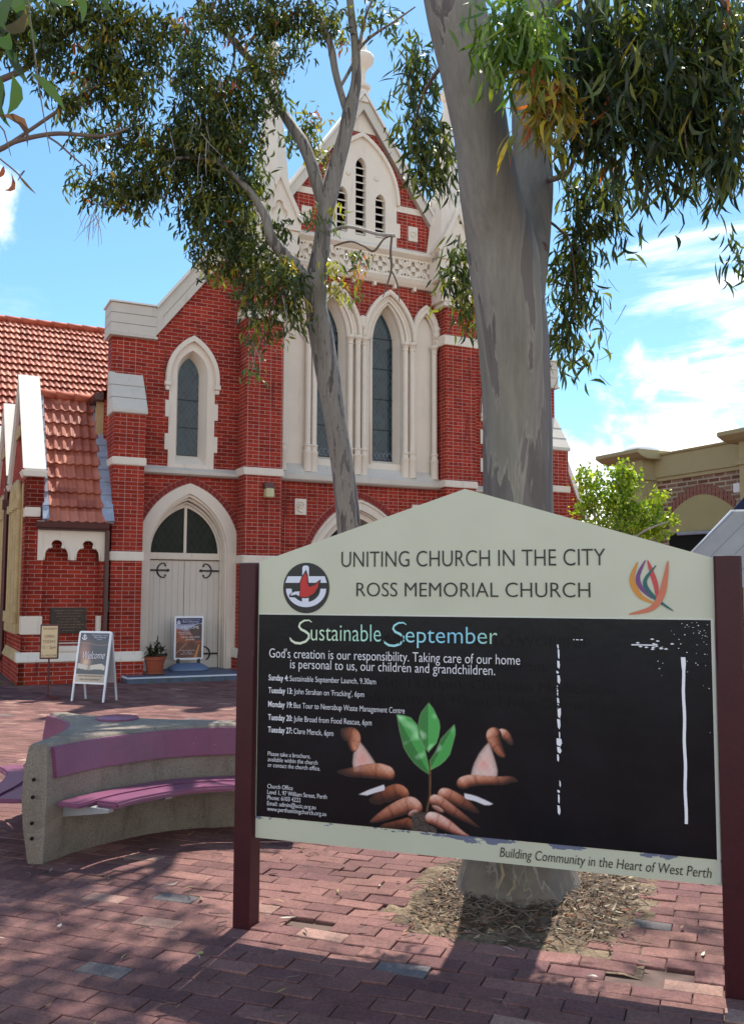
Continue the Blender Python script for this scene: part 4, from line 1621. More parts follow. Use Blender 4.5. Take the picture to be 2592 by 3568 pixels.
    def nail(conv, x, y, a, b, ang, scale, pale):
        cx, cz = conv(x, y)
        ca, sa = math.cos(ang), math.sin(ang)
        e1 = ((X - cx) * ca + (Z - cz) * sa) / (a * scale)
        e2 = (-(X - cx) * sa + (Z - cz) * ca) / (b * scale)
        m_ = np.clip((1 - np.hypot(e1, e2)) * 4, 0, 1)
        paint(m_ * .75, skin(np.clip(.50 + .35 * e2 + pale * .2, 0, 1), .9))

    s4, s5 = .00097, .00053
    # left hand
    poly([A4(*p) for p in ((735, 450), (765, 488), (790, 520), (818, 560), (843, 600), (842, 625), (790, 640), (715, 640), (708, 590), (712, 545), (722, 500))], (.76, .50, .44), .006,
         lambda c, sd: c * (.62 + .38 * np.clip(sd / .02, 0, 1))[..., None] * (.92 + .16 * crease)[..., None] + np.exp(-(((X - .575) / .022) ** 2 + ((Z - .84) / .026) ** 2))[..., None] * np.array([.06, -.14, -.14]))
    finger(A4, [(640, 420, 22), (668, 432, 36), (700, 440, 44), (704, 462, 42), (708, 500, 24)], s4, (.75, .35, .45), .1, .75)
    finger(A4, [(600, 655, 14), (690, 655, 28), (770, 648, 38), (850, 648, 46), (903, 655, 40)], s4, (.25, .80, .35), .12, .85)
    finger(A4, [(770, 862, 14), (830, 830, 36), (900, 795, 47), (960, 770, 47), (985, 772, 40)], s4, (.30, .80, .12), .0, .9, .80)
    poly([A4(*p) for p in ((745, 770), (800, 745), (885, 715), (892, 728), (890, 746), (840, 760), (790, 776))], (.78, .73, .75))
    finger(A4, [(880, 975, 20), (940, 960, 36), (1000, 948, 42), (1040, 962, 28)], s4, (.1, .85, .1), .0, .5, .55)
    finger(A4, [(815, 930, 8), (870, 908, 26), (950, 872, 40), (1030, 842, 46), (1058, 848, 42)], s4, (.15, .86, .32), .35, .55)
    nail(A4, 1056, 876, 30, 14, .45, s4, .2)
    # soil
    sn = rng.random(X.shape)
    gx = np.clip(1 - np.abs(X - .872) / .062, 0, 1) * np.clip((.622 - Z) / .02, 0, 1)
    paint(np.where(gx > .02, np.clip(gx * 6, 0, 1), 0), (.02 + .16 * sn[..., None] ** 3) * np.array([1.1, .85, .72]))
    # right hand
    poly([A5(*p) for p in ((835, 510), (790, 555), (740, 620), (712, 675), (690, 720), (672, 780), (660, 835), (780, 862), (900, 862), (912, 820), (915, 780), (900, 715), (880, 650))], (.80, .56, .50), .006,
         lambda c, sd: c * (.62 + .38 * np.clip(sd / .02, 0, 1))[..., None] * (.92 + .16 * crease)[..., None] + np.exp(-(((X - 1.15) / .024) ** 2 + ((Z - .85) / .022) ** 2))[..., None] * np.array([.06, -.14, -.14]))
    finger(A5, [(1060, 560, 12), (1030, 500, 30), (985, 450, 46), (960, 440, 50)], s5, (-.2, .75, .4), .25, .9)
    finger(A5, [(975, 640, 22), (945, 600, 40), (905, 520, 58), (882, 452, 66), (890, 440, 58)], s5, (-.70, .45, .40), .12, .35)
    finger(A5, [(1110, 900, 18), (1040, 880, 36), (960, 892, 46), (800, 890, 50), (660, 895, 62), (598, 915, 66)], s5, (-.12, .86, .30), .2, .8)
    poly([A5(*p) for p in ((600, 1000), (660, 1012), (720, 1030), (800, 1065), (870, 1100), (840, 1112), (790, 1110), (700, 1072), (600, 1050))], (.80, .76, .80))
    finger(A5, [(760, 1210, 10), (680, 1160, 36), (560, 1090, 60), (450, 1035, 66), (412, 1022, 64)], s5, (-.30, .80, .28), .25, .85)
    nail(A5, 425, 1098, 66, 24, -.35, s5, .2)
    finger(A5, [(740, 1330, 8), (620, 1260, 30), (480, 1175, 52), (370, 1100, 60), (322, 1078, 58)], s5, (-.20, .85, .26), .45, .75)
    nail(A5, 345, 1146, 60, 22, -.40, s5, .3)
    finger(A5, [(640, 1410, 6), (540, 1372, 34), (430, 1310, 56), (330, 1258, 62), (284, 1244, 58)], s5, (-.25, .80, .48), .95, .35)
    # seedling
    def leaf(P, axis0, axis1, base=(.06, .36, .075)):
        a, b = np.array(axis0), np.array(axis1)
        d = (b - a) / np.linalg.norm(b - a)
        n_ = np.array([-d[1], d[0]])
        def sh(c, sd):
            s1 = (X - a[0]) * d[0] + (Z - a[1]) * d[1]
            v = (X - a[0]) * n_[0] + (Z - a[1]) * n_[1]
            vein = np.exp(-(v / .0025) ** 2) * .35 + .10 * np.clip(np.sin((s1 - np.abs(v) * .8) * 260), 0, 1)
            sheen = np.clip(noise2(X * 22, Z * 22, 1.0) * 1.7 - .35, 0, 1) * .55
            side = .55 + .50 * (v > 0)
            out = c * (side + vein * .6)[..., None] + (sheen * np.clip(sd / .01, 0, 1))[..., None] * np.array([.75, 1, .72])
            rim = np.clip(1 - sd / .0035, 0, 1)[..., None]
            return out * (1 - rim * .5) + rim * .5 * np.array([.35, .62, .25])
        poly(P, base, .004, sh)
    stem = [(.9000, .85), (.8998, .75), (.8990, .70), (.8846, .6279)]
    for a, b in zip(stem[:-1], stem[1:]):
        capsule(a, b, .0045, .0045, (.40, .22, .07), (.14, .06, .02), (1, 0))
    leaf([(.7429, 1.0505), (.78, 1.047), (.8102, 1.0395), (.8436, 1.006), (.8519, .9557), (.8767, .9104), (.8973, .8188), (.8972, .7918), (.860, .812), (.827, .8374), (.80, .868), (.7769, .9045), (.7557, .9818)], (.7429, 1.05), (.897, .80))
    leaf([(1.0159, 1.0187), (1.021, .995), (1.0198, .9727), (.9953, .8867), (.975, .860), (.9505, .8377), (.9055, .8116), (.9014, .8538), (.9261, .8902), (.9548, .9536), (.99, .992)], (1.0159, 1.0187), (.905, .815))
    leaf([(.8964, 1.1094), (.917, 1.086), (.9319, 1.0573), (.9455, 1.03), (.949, 1.0022), (.943, .965), (.9317, .9316), (.8947, .8899), (.872, .915), (.8625, .937), (.850, .975), (.8476, 1.0157), (.853, 1.045), (.8626, 1.068)], (.8964, 1.1094), (.895, .89), (.07, .40, .085))
    k = (4.17 + YB) / 4.17
    XX, ZZ = SX + (X - SX) * k, 1.6 + (Z - 1.6) * k
    verts = np.stack([XX.ravel(), np.full(X.size, YB - .0031), ZZ.ravel()], 1)
    i, j = np.meshgrid(np.arange(nx - 1), np.arange(nz - 1))
    a = (j * nx + i).ravel()
    lum = (img.sum(-1) > .035)
    vis = (lum.ravel()[a] | lum.ravel()[a + 1] | lum.ravel()[a + nx] | lum.ravel()[a + nx + 1])
    a = a[vis]
    F = np.stack([a, a + 1, a + nx + 1, a + nx], 1)
    M['print'] = attr_mat('printed picture', .3, spec=.5)
    colored('printed_picture', verts.tolist(), F.tolist(), img.reshape(-1, 3), M['print'], board)


picture()


# strips where the vinyl has peeled
def ragged(x, z0, z1, w, gaps, seed, name):
    r = random.Random(seed)
    mb = MB()
    z = z1
    while z > z0:
        h = r.uniform(.01, .05)
        if r.random() > gaps:
            ww = w * r.uniform(.35, 1.1)
            o = r.uniform(-.004, .004)
            mb.prism([(x + o - ww / 2, z), (x + o + ww / 2 * r.uniform(.3, 1), z - .002), (x + o + ww / 2, z - h * .6), (x + o + ww * .2, z - h), (x + o - ww / 2 * r.uniform(.4, 1), z - h * .8)], 'y', YV - .0008, YV + .0012)
        z -= h + r.uniform(.001, .012)
    mb.build(name, M['peel'], board)


mb = MB()
n_ = 24
Lp, Rp = [], []
for i in range(n_ + 1):
    z = 1.345 - (1.345 - .668) * i / n_
    x = sp((2.000 - .004 * i / n_ + .0015 * math.sin(i * .9), z))[0]
    w = .0062 if i > 1 else .009
    Lp.append((x - w, sp((0, z))[1]))
    Rp.append((x + w, sp((0, z))[1]))
slab('peeled_strip', [Lp + Rp[::-1]], YV - .001, YV + .001, M['peel'], board)
ragged(sp((1.482, 1))[0], .985, 1.385, .014, .12, 3, 'peeled_strip')
ragged(sp((1.480, 1))[0], .905, .98, .024, .1, 5, 'peeled_strip')
ragged(sp((1.482, 1))[0], .668, .80, .014, .1, 9, 'peeled_strip')
mb = MB()
r_ = random.Random(4)
for k in range(46):                                     # flakes toward the upper right corner
    x = 2.10 - abs(r_.gauss(0, .10))
    z = 1.49 - abs(r_.gauss(0, .13))
    if x < 1.75:
        continue
    w, h = r_.uniform(.0012, .0042), r_.uniform(.0008, .0022)
    mb.prism([(x - w, z), (x, z + h), (x + w, z + h * .3), (x + w * .2, z - h)], 'y', YV - .0006, YV + .0012)
for k in range(16):
    x, z = 1.87 + r_.gauss(0, .045), 1.395 + r_.gauss(0, .018)
    mb.prism([(x - .008, z), (x, z + .004), (x + .010, z), (x, z - .003)], 'y', YV - .0006, YV + .0012)
mb.box(1.79, 1.885, YV - .0006, YV + .001, 1.388, 1.393)
mb.box(1.545, 1.59, YV - .0006, YV + .001, 1.405, 1.409)
mb.build('flaked_vinyl', M['peel'], board)


# ------------------------------------------------------------------ small signs by the church
def raster(name, w, h, nx, nz, fn, y, mat, parent, z0=0.0, x0=0.0):
    X, Z = np.meshgrid(np.linspace(0, 1, nx), np.linspace(0, 1, nz))
    img = fn(X, Z)
    verts = np.stack([x0 + X.ravel() * w, np.full(X.size, y), z0 + Z.ravel() * h], 1)
    i, j = np.meshgrid(np.arange(nx - 1), np.arange(nz - 1))
    a = (j * nx + i).ravel()
    F = np.stack([a, a + 1, a + nx + 1, a + nx], 1)
    return colored(name, verts.tolist(), F.tolist(), img.reshape(-1, 3), mat, parent)


M['poster'] = attr_mat('printed poster', .25, spec=.5)

# "open today" plate on a stand
ax = (Vector((-3.94, 14.03, 0)) - Vector((-4.48, 14.21, 0)))
OS_A = .318
st = thing('open_sign_stand', 'small cream open today sign on a thin maroon pole with round foot', 'sign stand', (-4.90, 14.50, 0), OS_A)
M['maroon_metal'] = plain('maroon painted metal', (.085, .016, .018), .38, .2, 12)
t = MB()
t.lathe([(.19, .0), (.195, .008), (.17, .022), (.09, .04), (.03, .055), (.018, .07)], 0, 0, 28)
t.build('foot', M['maroon_metal'], st, angle=.6)
t = MB()
t.tube([(0, 0, .05), (0, 0, .30), (0, 0, .62)], [.013, .013, .013], 10)
t.lathe([(.015, .30), (.018, .31), (.018, .33), (.015, .34)], 0, 0, 10)
t.build('pole', M['maroon_metal'], st)
t = MB()
t.box(-.137, .137, -.018, .02, .60, 1.125)
pf = t.build('frame', M['maroon_metal'], st, bevel=.006)
M['plate'] = plain('cream sign plate', (.66, .55, .33), .4, .05, 5)
t = MB()
t.box(-.118, .112, -.022, -.018, .625, 1.10)
t.build('plate', M['plate'], pf)
M['brown_ink'] = plain('dark brown lettering', (.10, .022, .016), .5, .05)
for s, a, b, z, c in (("THIS CHURCH", -.10, .095, 1.045, .028), ("OPEN", -.075, .065, .918, .045), ("TODAY", -.098, .088, .845, .042), ("12 - 2pm", -.105, .098, .760, .038), ("ALL WELCOME", -.112, .105, .640, .028)):
    lettering(s, a, b, z, c, -.0225, M['brown_ink'], pf, thick=.002)

# A-frame board
ab = thing('sandwich_board', 'silver framed A-frame welcome board with an open book picture standing on the paving', 'sandwich board', (-4.185, 14.12, 0), -.322)
TILT = .165
M['rail'] = M['alu']


def rail(x0, x1, z0, z1, y=-.012, d=.024):
    t_ = MB()
    t_.box(x0, x1, y, y + d, z0, z1)
    return t_


ap = MB()
ap.box(-.285, -.255, -.014, .014, .0, 1.03)
ap.box(.255, .285, -.014, .014, .0, 1.03)
front = ap.build('front_legs', M['alu'], ab, bevel=.006)
front.rotation_euler = (-TILT, 0, 0)
fm = MB()
fm.prism([(-.287, .26), (.287, .26), (.287, 1.02), (.265, 1.045), (-.265, 1.045), (-.287, 1.02)], 'y', -.016, .010)
ff = fm.build('poster_frame', M['alu'], ab, bevel=.005)
ff.rotation_euler = (-TILT, 0, 0)


def welcome(X, Z):
    c = np.zeros(X.shape + (3,))
    c[:] = (.075, .092, .115)
    c += (np.exp(-(((X - .18) / .2) ** 2 + ((Z - .62) / .20) ** 2)) * .28)[..., None] * np.array([1.2, .55, .30])
    c += (np.exp(-(((X - .30) / .14) ** 2 + ((Z - .40) / .09) ** 2)) * .55)[..., None] * np.array([1.15, .75, .45])
    ln = np.exp(-((Z - (.775 + .02 * np.sin(X * 5 + 1))) / .006) ** 2)
    c += (ln * .22)[..., None] * np.array([1.2, .7, .4])
    ztop = .335 + .045 * np.abs(np.sin((X - .42) * 3.0)) - .16 * np.clip(X - .86, 0, 1) * 3
    zbot = .245 + .035 * np.abs(np.sin((X - .42) * 2.6)) - .10 * np.clip(X - .7, 0, 1)
    bk = ((Z < ztop) & (Z > zbot) & (X > .02) & (X < .97))[..., None]
    page = (.62 - .3 * np.exp(-((X - .42) / .05) ** 2))[..., None] * np.array([1.05, 1.0, .85])
    c = np.where(bk, page, c)
    lo = (Z < .165)[..., None]
    c = np.where(lo, np.array([.60, .52, .40]) * (1 - .25 * X[..., None]), c)
    hd = (Z > .86)[..., None]
    c = np.where(hd, c * np.array([.75, .85, 1.05]), c)
    return np.clip(c, 0, 1)


po = raster('poster', .50, .73, 60, 90, welcome, -.0175, M['poster'], ff, .285, -.25)
wl_ = M['wink']
lettering("Welcome", -.165, .215, .63, .105, -.0185, wl_, ff, shear=.35, thick=.002, slope=.02)
lettering("The Uniting Church in the City", -.05, .235, .975, .018, -.0185, wl_, ff, thick=.002)
lettering("Ross Memorial", -.01, .20, .940, .026, -.0185, wl_, ff, shear=.35, thick=.002)
lettering("West Perth", .045, .135, .915, .012, -.0185, wl_, ff, thick=.002)
lettering("NEW BEGINNINGS ON", -.20, .21, .37, .018, -.0185, M['brown_ink'], ff, thick=.002)
lettering("ON LIFE'S JOURNEY", -.17, .18, .315, .022, -.0185, M['brown_ink'], ff, thick=.002)


def little_emblem(cx, cz, r, y, parent):
    P = [(cx - r * math.cos(a), cz - .15 * r - .85 * r * math.sin(a)) for a in np.linspace(0, math.pi, 14)] + [(cx + .6 * r * math.cos(a), cz - .15 * r - .45 * r * math.sin(a)) for a in np.linspace(0, math.pi, 14)]
    a = slab_mesh('e', [P], y - .001, y)
    b = slab_mesh('e', [rect(cx - r * .75, cx + r * .75, cz + .2 * r, cz + .45 * r)], y - .0013, y)
    c = slab_mesh('e', [rect(cx - r * .16, cx + r * .16, cz - .5 * r, cz + r)], y - .0016, y)
    j = join_meshes('emblem', [a, b, c])
    j.materials.clear()
    link('emblem', j, M['wink'], parent)


little_emblem(-.175, .955, .045, -.018, ff)
bk = MB()
bk.box(-.285, -.257, -.012, .012, .0, 1.03)
bk.box(.257, .285, -.012, .012, .0, 1.03)
bl = bk.build('rear_legs', M['alu'], ab, bevel=.005)
bl.location = (0, .345, 0)
bl.rotation_euler = (TILT, 0, 0)
M['back_panel'] = plain('grey sandwich board back panel', (.55, .56, .56), .5, .08, 8)
bk = MB()
bk.box(-.257, .257, -.008, .008, .27, 1.02)
bp = bk.build('rear_panel', M['back_panel'], ab)
bp.location = (0, .345, 0)
bp.rotation_euler = (TILT, 0, 0)


# ------------------------------------------------------------------ on the door step
def on_church(u, v, z):
    return CH_O + CU * u + CV * v + Vector((0, 0, z))


ps = thing('poster_stand', 'silver framed poster stand with blue water base on the church step', 'poster stand', on_church(3.14, .50, .130), CH_A - .05)
t = MB()
prof = []
n_ = 22
lay = [(0.0, 1.0), (.03, 1.0), (.055, .95), (.09, .72), (.125, .40), (.14, .12)]
vs, fs = [], []
for z, k in lay:
    for i in range(n_):
        a = 2 * math.pi * i / n_
        ca, sa = math.cos(a), math.sin(a)
        vs.append((math.copysign(abs(ca) ** .6, ca) * .39 * (k * .55 + .45 if k < 1 else 1), math.copysign(abs(sa) ** .6, sa) * .20 * k, z))
for l in range(len(lay) - 1):
    for i in range(n_):
        i2 = (i + 1) % n_
        fs.append((l * n_ + i, l * n_ + i2, (l + 1) * n_ + i2, (l + 1) * n_ + i))
fs.append(tuple((len(lay) - 1) * n_ + i for i in range(n_)))
t.add(vs, fs)
M['blue_plastic'] = plain('blue grey plastic', (.10, .155, .26), .4, .12, 8)
t.build('water_base', M['blue_plastic'], ps, smooth=True)
t = MB()
for x in (-.20, .20):
    t.box(x - .03, x + .03, -.02, .02, .09, .22)
t.build('spring_foot', M['iron'], ps)
t = MB()
t.prism([(-.285, .22), (-.265, .20), (.265, .20), (.285, .22), (.285, 1.02), (.265, 1.04), (-.265, 1.04), (-.285, 1.02)], 'y', -.02, .02)
pfm = t.build('poster_frame', M['alu'], ps, bevel=.006)
M['sky_print'] = M['poster']


def landscape(X, Z):
    c = np.zeros(X.shape + (3,))
    n1 = noise2(X * 9, Z * 7, 1.0) * .5 + .5
    rock = np.array([.30, .085, .040]) * (.55 + .7 * n1[..., None])
    c[:] = rock
    hill = (Z < .73 + .10 * X + .03 * np.sin(X * 9)) & (X > .5 + .9 * (.70 - Z)) & (Z > .42)
    c = np.where(hill[..., None], np.array([.085, .050, .045]) * (.7 + .6 * n1[..., None]), c)
    sk = (Z > .70 + .04 * np.sin(X * 7 + 2) + .05 * X) & (X < 2)
    c = np.where((sk & ~hill)[..., None], np.array([.34, .36, .50]) * (.8 + .4 * n1[..., None]), c)
    road = (Z < .38)
    c = np.where(road[..., None], np.array([.16, .065, .045]) * (.6 + .6 * n1[..., None]), c)
    l1 = np.exp(-((X - (.02 + (Z - .12) * 1.6)) / .018) ** 2) * (Z < .36) * (Z > .1)
    c += l1[..., None] * np.array([.45, .22, .13])
    l2 = np.exp(-((X - (.75 + (Z) * .45)) / (.055 - .10 * Z)) ** 2) * (Z < .33)
    c = c * (1 - l2[..., None]) + l2[..., None] * np.array([.62, .27, .09])
    hd = Z > .86 - .02 * np.sin(X * 4)
    c = np.where(hd[..., None], np.array([.018, .032, .12]) * np.ones_like(c), c)
    return np.clip(c, 0, 1)


raster('poster', .50, .76, 50, 80, landscape, -.022, M['poster'], pfm, .24, -.25)
for s, a, b, z, c, sh in (("The Uniting Church in the City", -.145, .215, .957, .016, 0), ("Ross Memorial", -.13, .19, .915, .030, .35), ("West Perth", -.03, .09, .893, .012, 0), ("WELCOME", -.175, .19, .795, .052, 0),
                          ("WHY NOT PAUSE", -.215, .02, .715, .022, 0), ("FOR A MOMENT", -.18, .05, .680, .022, 0), ("WHILE ON LIFE'S", -.15, .205, .620, .028, 0), ("JOURNEY", -.07, .115, .575, .026, 0),
                          ("The Church is Open from", -.17, .12, .375, .016, 0), ("9am - 5pm for", -.11, .06, .340, .016, 0), ("Prayer and Meditation", -.155, .10, .305, .016, 0)):
    lettering(s, a, b, z, c, -.023, M['wink'], pfm, shear=sh, thick=.002)
little_emblem(-.20, .925, .035, -.0222, pfm)

pot = thing('potted_plant', 'spiky dark leaved plant in a terracotta pot at the left of the church step', 'potted plant', on_church(2.39, .06, .120), CH_A)
M['terracotta'] = plain('terracotta pot', (.33, .085, .045), .75, .2, 6, .2, bscale=40)
t = MB()
t.lathe([(.14, .02), (.145, .03), (.178, .225), (.182, .23), (.186, .255), (.203, .26), (.206, .315), (.196, .32), (.185, .318), (.18, .27)], 0, 0, 28)
t.build('pot', M['terracotta'], pot, angle=.5)
t = MB()
t.lathe([(.15, .0), (.185, .006), (.20, .03), (.19, .03), (.17, .012)], 0, 0, 28)
M['saucer'] = plain('pale edged terracotta saucer', (.42, .17, .11), .7, .2, 8)
t.build('saucer', M['saucer'], pot, angle=.5)
t = MB()
t.lathe([(.002, .275), (.17, .27), (.18, .26)], 0, 0, 16)
t.build('soil', M['sand'], pot)
vs, fs, cs = [], [], []
r_ = random.Random(11)
for sx_, sy_, nlf, hgt in ((-.09, .0, 34, .20), (.05, .02, 46, .30), (.11, -.05, 26, .19), (-.02, -.08, 24, .17), (-.12, -.06, 16, .12)):
    for k in range(nlf):
        a = r_.uniform(0, 6.283)
        el = r_.uniform(-.2, 1.3)
        L = r_.uniform(.12, .22)
        z0_ = .29 + hgt * r_.uniform(.2, .85)
        b = Vector((sx_, sy_, z0_))
        d = Vector((math.cos(a) * math.cos(el), math.sin(a) * math.cos(el), math.sin(el)))
        sd = d.cross(Vector((0, 0, 1))).normalized() * r_.uniform(.011, .017)
        p1 = b + d * L * .5 + Vector((0, 0, .01))
        p2 = b + d * L + Vector((0, 0, -.05 * math.cos(el)))
        i0 = len(vs)
        vs += [b - sd * .5, b + sd * .5, p1 - sd, p1 + sd, p2]
        fs += [(i0, i0 + 1, i0 + 3, i0 + 2), (i0 + 2, i0 + 3, i0 + 4)]
        c = r_.choice([(.045, .06, .02), (.03, .05, .022), (.10, .11, .03), (.06, .035, .025), (.035, .045, .02)])
        cs += [c] * 5
M['leaf'] = leaf_mat('living leaf')
colored('foliage', [tuple(v) for v in vs], fs, np.array(cs), M['leaf'], pot)
t = MB()
for sx_, sy_, h in ((-.09, 0, .15), (.05, .02, .24), (.11, -.05, .14), (-.02, -.08, .12)):
    t.tube([(sx_ * .5, sy_ * .5, .26), (sx_, sy_, .29 + h)], [.012, .008], 6)
M['stem'] = plain('brown plant stem', (.12, .08, .05), .8, .2)
t.build('stem', M['stem'], pot)

# ------------------------------------------------------------------ concrete bench
m, t = newmat('weathered concrete')
_b = t.ramp(t.noise(t.obj, 3.0, 6, .65), [(.25, (.20, .160, .122)), (.5, (.275, .225, .178)), (.75, (.35, .295, .24))])
_st = t.sstep(t.noise(t.n('ShaderNodeMapping', ins={'Vector': t.obj, 'Scale': (5, 5, .9)}).outputs[0], 2.2, 6, .65), .5, .72)
_b = t.mix(t.math('MULTIPLY', _st, .5), _b, (.115, .09, .06))
_b = t.mix(1.0, _b, t.ramp(t.noise(t.obj, 160, 4, .8), [(.34, .45), (.52, 1.0), (.75, 1.35)]), 'MULTIPLY')
_pit = t.sstep(t.noise(t.obj, 75, 2, .5), .68, .72)
_b = t.mix(t.math('MULTIPLY', _pit, .7), _b, (.05, .042, .03))
t.put(t.p.inputs['Base Color'], _b)
t.p.inputs['Roughness'].default_value = .92
bump(t, t.math('SUBTRACT', t.noise(t.obj, 160, 4, .8), t.math('MULTIPLY', _pit, 1.0)), .6, .006)
M['concrete'] = m
M['purple'] = plain('purple painted slat', (.20, .062, .125), .36, .22, 3, .08, bscale=60, spots=(17, .69, (.30, .15, .22)))
bench = thing('concrete_bench', 'three armed grey concrete bench with purple back panels and curved purple seat slats', 'bench', (-1.83, 6.85, 0), 0)
BO = Vector((-1.83, 6.85, 0))


def smooth(P, n):
    return [(p.x, p.y) for p in spline(P, n)]


inR = smooth([(-1.925, 5.72), (-1.80, 6.0), (-1.66, 6.20), (-1.36, 6.49), (-.95, 6.635), (-.45, 6.66)], 26)       # right hand hollow
far = smooth([(-.45, 6.86), (-.97, 6.865), (-1.35, 6.90), (-1.72, 6.99), (-2.08, 7.12), (-2.30, 7.30)], 20)
inL = smooth([(-2.44, 7.24), (-2.25, 6.98), (-2.13, 6.75), (-2.06, 6.45), (-2.04, 6.15), (-2.055, 5.74)], 22)     # left hand hollow
plan = [(x - BO.x, y - BO.y) for x, y in inR + far + inL]


def offset_plan(P, d):
    n_ = len(P)
    out_ = []
    for i in range(n_):
        a, b, c = Vector((*P[i - 1], 0)), Vector((*P[i], 0)), Vector((*P[(i + 1) % n_], 0))
        t1, t2 = (b - a).normalized(), (c - b).normalized()
        n1, n2 = Vector((t1.y, -t1.x, 0)), Vector((t2.y, -t2.x, 0))
        nn = n1 + n2
        nn = nn.normalized() if nn.length > .2 else n1
        out_.append((b.x + nn.x * d, b.y + nn.y * d))
    return out_


prof = [(-.03, -.045), (.0, -.03), (.2, .005), (.38, .02), (.55, .012), (.66, -.008), (.685, -.016), (.70, -.034)]
mb = MB()
rings = [[(x, y, z) for x, y in offset_plan(plan, d)] for z, d in prof]
for a, b in zip(rings[:-1], rings[1:]):
    mb.loft(a, b, True)
me = mb.mesh('body')
bm = bmesh.new()
bm.from_mesh(me)
bmesh.ops.remove_doubles(bm, verts=bm.verts, dist=1e-5)
bm.verts.ensure_lookup_table()
topv = [v for v in bm.verts if abs(v.co.z - .70) < 1e-4]
be = [e for e in bm.edges if abs(e.verts[0].co.z - .70) < 1e-4 and abs(e.verts[1].co.z - .70) < 1e-4]
bmesh.ops.triangle_fill(bm, edges=be, use_beauty=True)
bmesh.ops.recalc_face_normals(bm, faces=bm.faces)
bm.to_mesh(me)
bm.free()
me.polygons.foreach_set('use_smooth', [True] * len(me.polygons))
me.set_sharp_from_angle(angle=.7)
body = link('body', me, M['concrete'], bench)
t = MB()
t.lathe([(.150, .695), (.150, .712), (.14, .718), (.002, .72)], .01, .03, 32)
t.build('cap_disc', M['purple'], bench, angle=.6)
t = MB()
ex_ = Vector((-1.99 - BO.x, 5.715 - BO.y, 0))
for z in (.16, .25, .40, .50):
    t.lathe([(.001, 0), (.011, 0), (.011, .01), (.001, .01)], 0, 0, 10)
    t.v[-40:] = [(ex_.x + a, ex_.y - .022 - c2 + (.008 if z < .2 or z > .45 else 0), z + b2) for a, b2, c2 in t.v[-40:]]
t.build('bolt_hole', M['dark'], body)


def strip(path, z0, z1, d0, d1, k0=0, k1=None):
    """bent board following the hollow, from height z0 to z1, between offsets d0 (wall side) and d1"""
    P = [(x - BO.x, y - BO.y) for x, y in path]
    n_ = len(P)
    nor = []
    for i in range(n_):
        a, b = Vector((*P[max(0, i - 1)], 0)), Vector((*P[min(n_ - 1, i + 1)], 0))
        t_ = (b - a).normalized()
        nor.append(Vector((t_.y, -t_.x, 0)))
    idx = list(range(n_))[k0:k1]
    m_ = MB()
    sect = lambda i: [(P[i][0] + nor[i].x * d0[0], P[i][1] + nor[i].y * d0[0], z0), (P[i][0] + nor[i].x * d1[0], P[i][1] + nor[i].y * d1[0], z0),
                      (P[i][0] + nor[i].x * d1[1], P[i][1] + nor[i].y * d1[1], z1), (P[i][0] + nor[i].x * d0[1], P[i][1] + nor[i].y * d0[1], z1)]
    S_ = [sect(i) for i in idx]
    for a, b in zip(S_[:-1], S_[1:]):
        m_.loft(a, b, True)
    m_.add(S_[0], [(3, 2, 1, 0)])
    m_.add(S_[-1], [(0, 1, 2, 3)])
    return m_


strip(inR, .500, .680, (.0, -.02), (.040, .014), 1).build('back_panel', M['purple'], bench, bevel=.006)
strip(inL, .500, .680, (.0, -.02), (.040, .014), 0, -1).build('back_panel', M['purple'], bench, bevel=.006)


def seat(path, k0, k1, rev):
    strip(path, .335, .362, (.045, .045), (.215, .215), k0, k1).build('seat_slat', M['purple'], bench, bevel=.008)
    strip(path, .325, .362, (.235, .235), (.40, .395), k0 + (2 if not rev else 0), k1 if not rev or k1 is None else k1 - 1).build('seat_slat', M['purple'], bench, bevel=.012)
    P = [(x - BO.x, y - BO.y) for x, y in path]
    for i in (3, len(P) // 2, len(P) - 5):
        a, b = Vector((*P[i - 1], 0)), Vector((*P[i + 1], 0))
        t_ = (b - a).normalized()
        nn = Vector((t_.y, -t_.x, 0))
        c = Vector((*P[i], 0))
        m_ = MB()
        q = [c + nn * .0, c + nn * .35]
        s_ = t_ * .025
        m_.add([q[0] - s_ + Vector((0, 0, .25)), q[0] + s_ + Vector((0, 0, .25)), q[1] + s_ + Vector((0, 0, .305)), q[1] - s_ + Vector((0, 0, .305)),
                q[0] - s_ + Vector((0, 0, .333)), q[0] + s_ + Vector((0, 0, .333)), q[1] + s_ + Vector((0, 0, .325)), q[1] - s_ + Vector((0, 0, .325))],
               [(0, 1, 2, 3), (7, 6, 5, 4), (0, 4, 5, 1), (1, 5, 6, 2), (2, 6, 7, 3), (3, 7, 4, 0)])
        m_.build('bracket', M['galv'], bench)


M['galv'] = plain('galvanised steel bracket', (.36, .36, .37), .5, .15, 15, metallic=.3)
seat(inR, 1, None, False)
seat(inL, 2, -1, True)

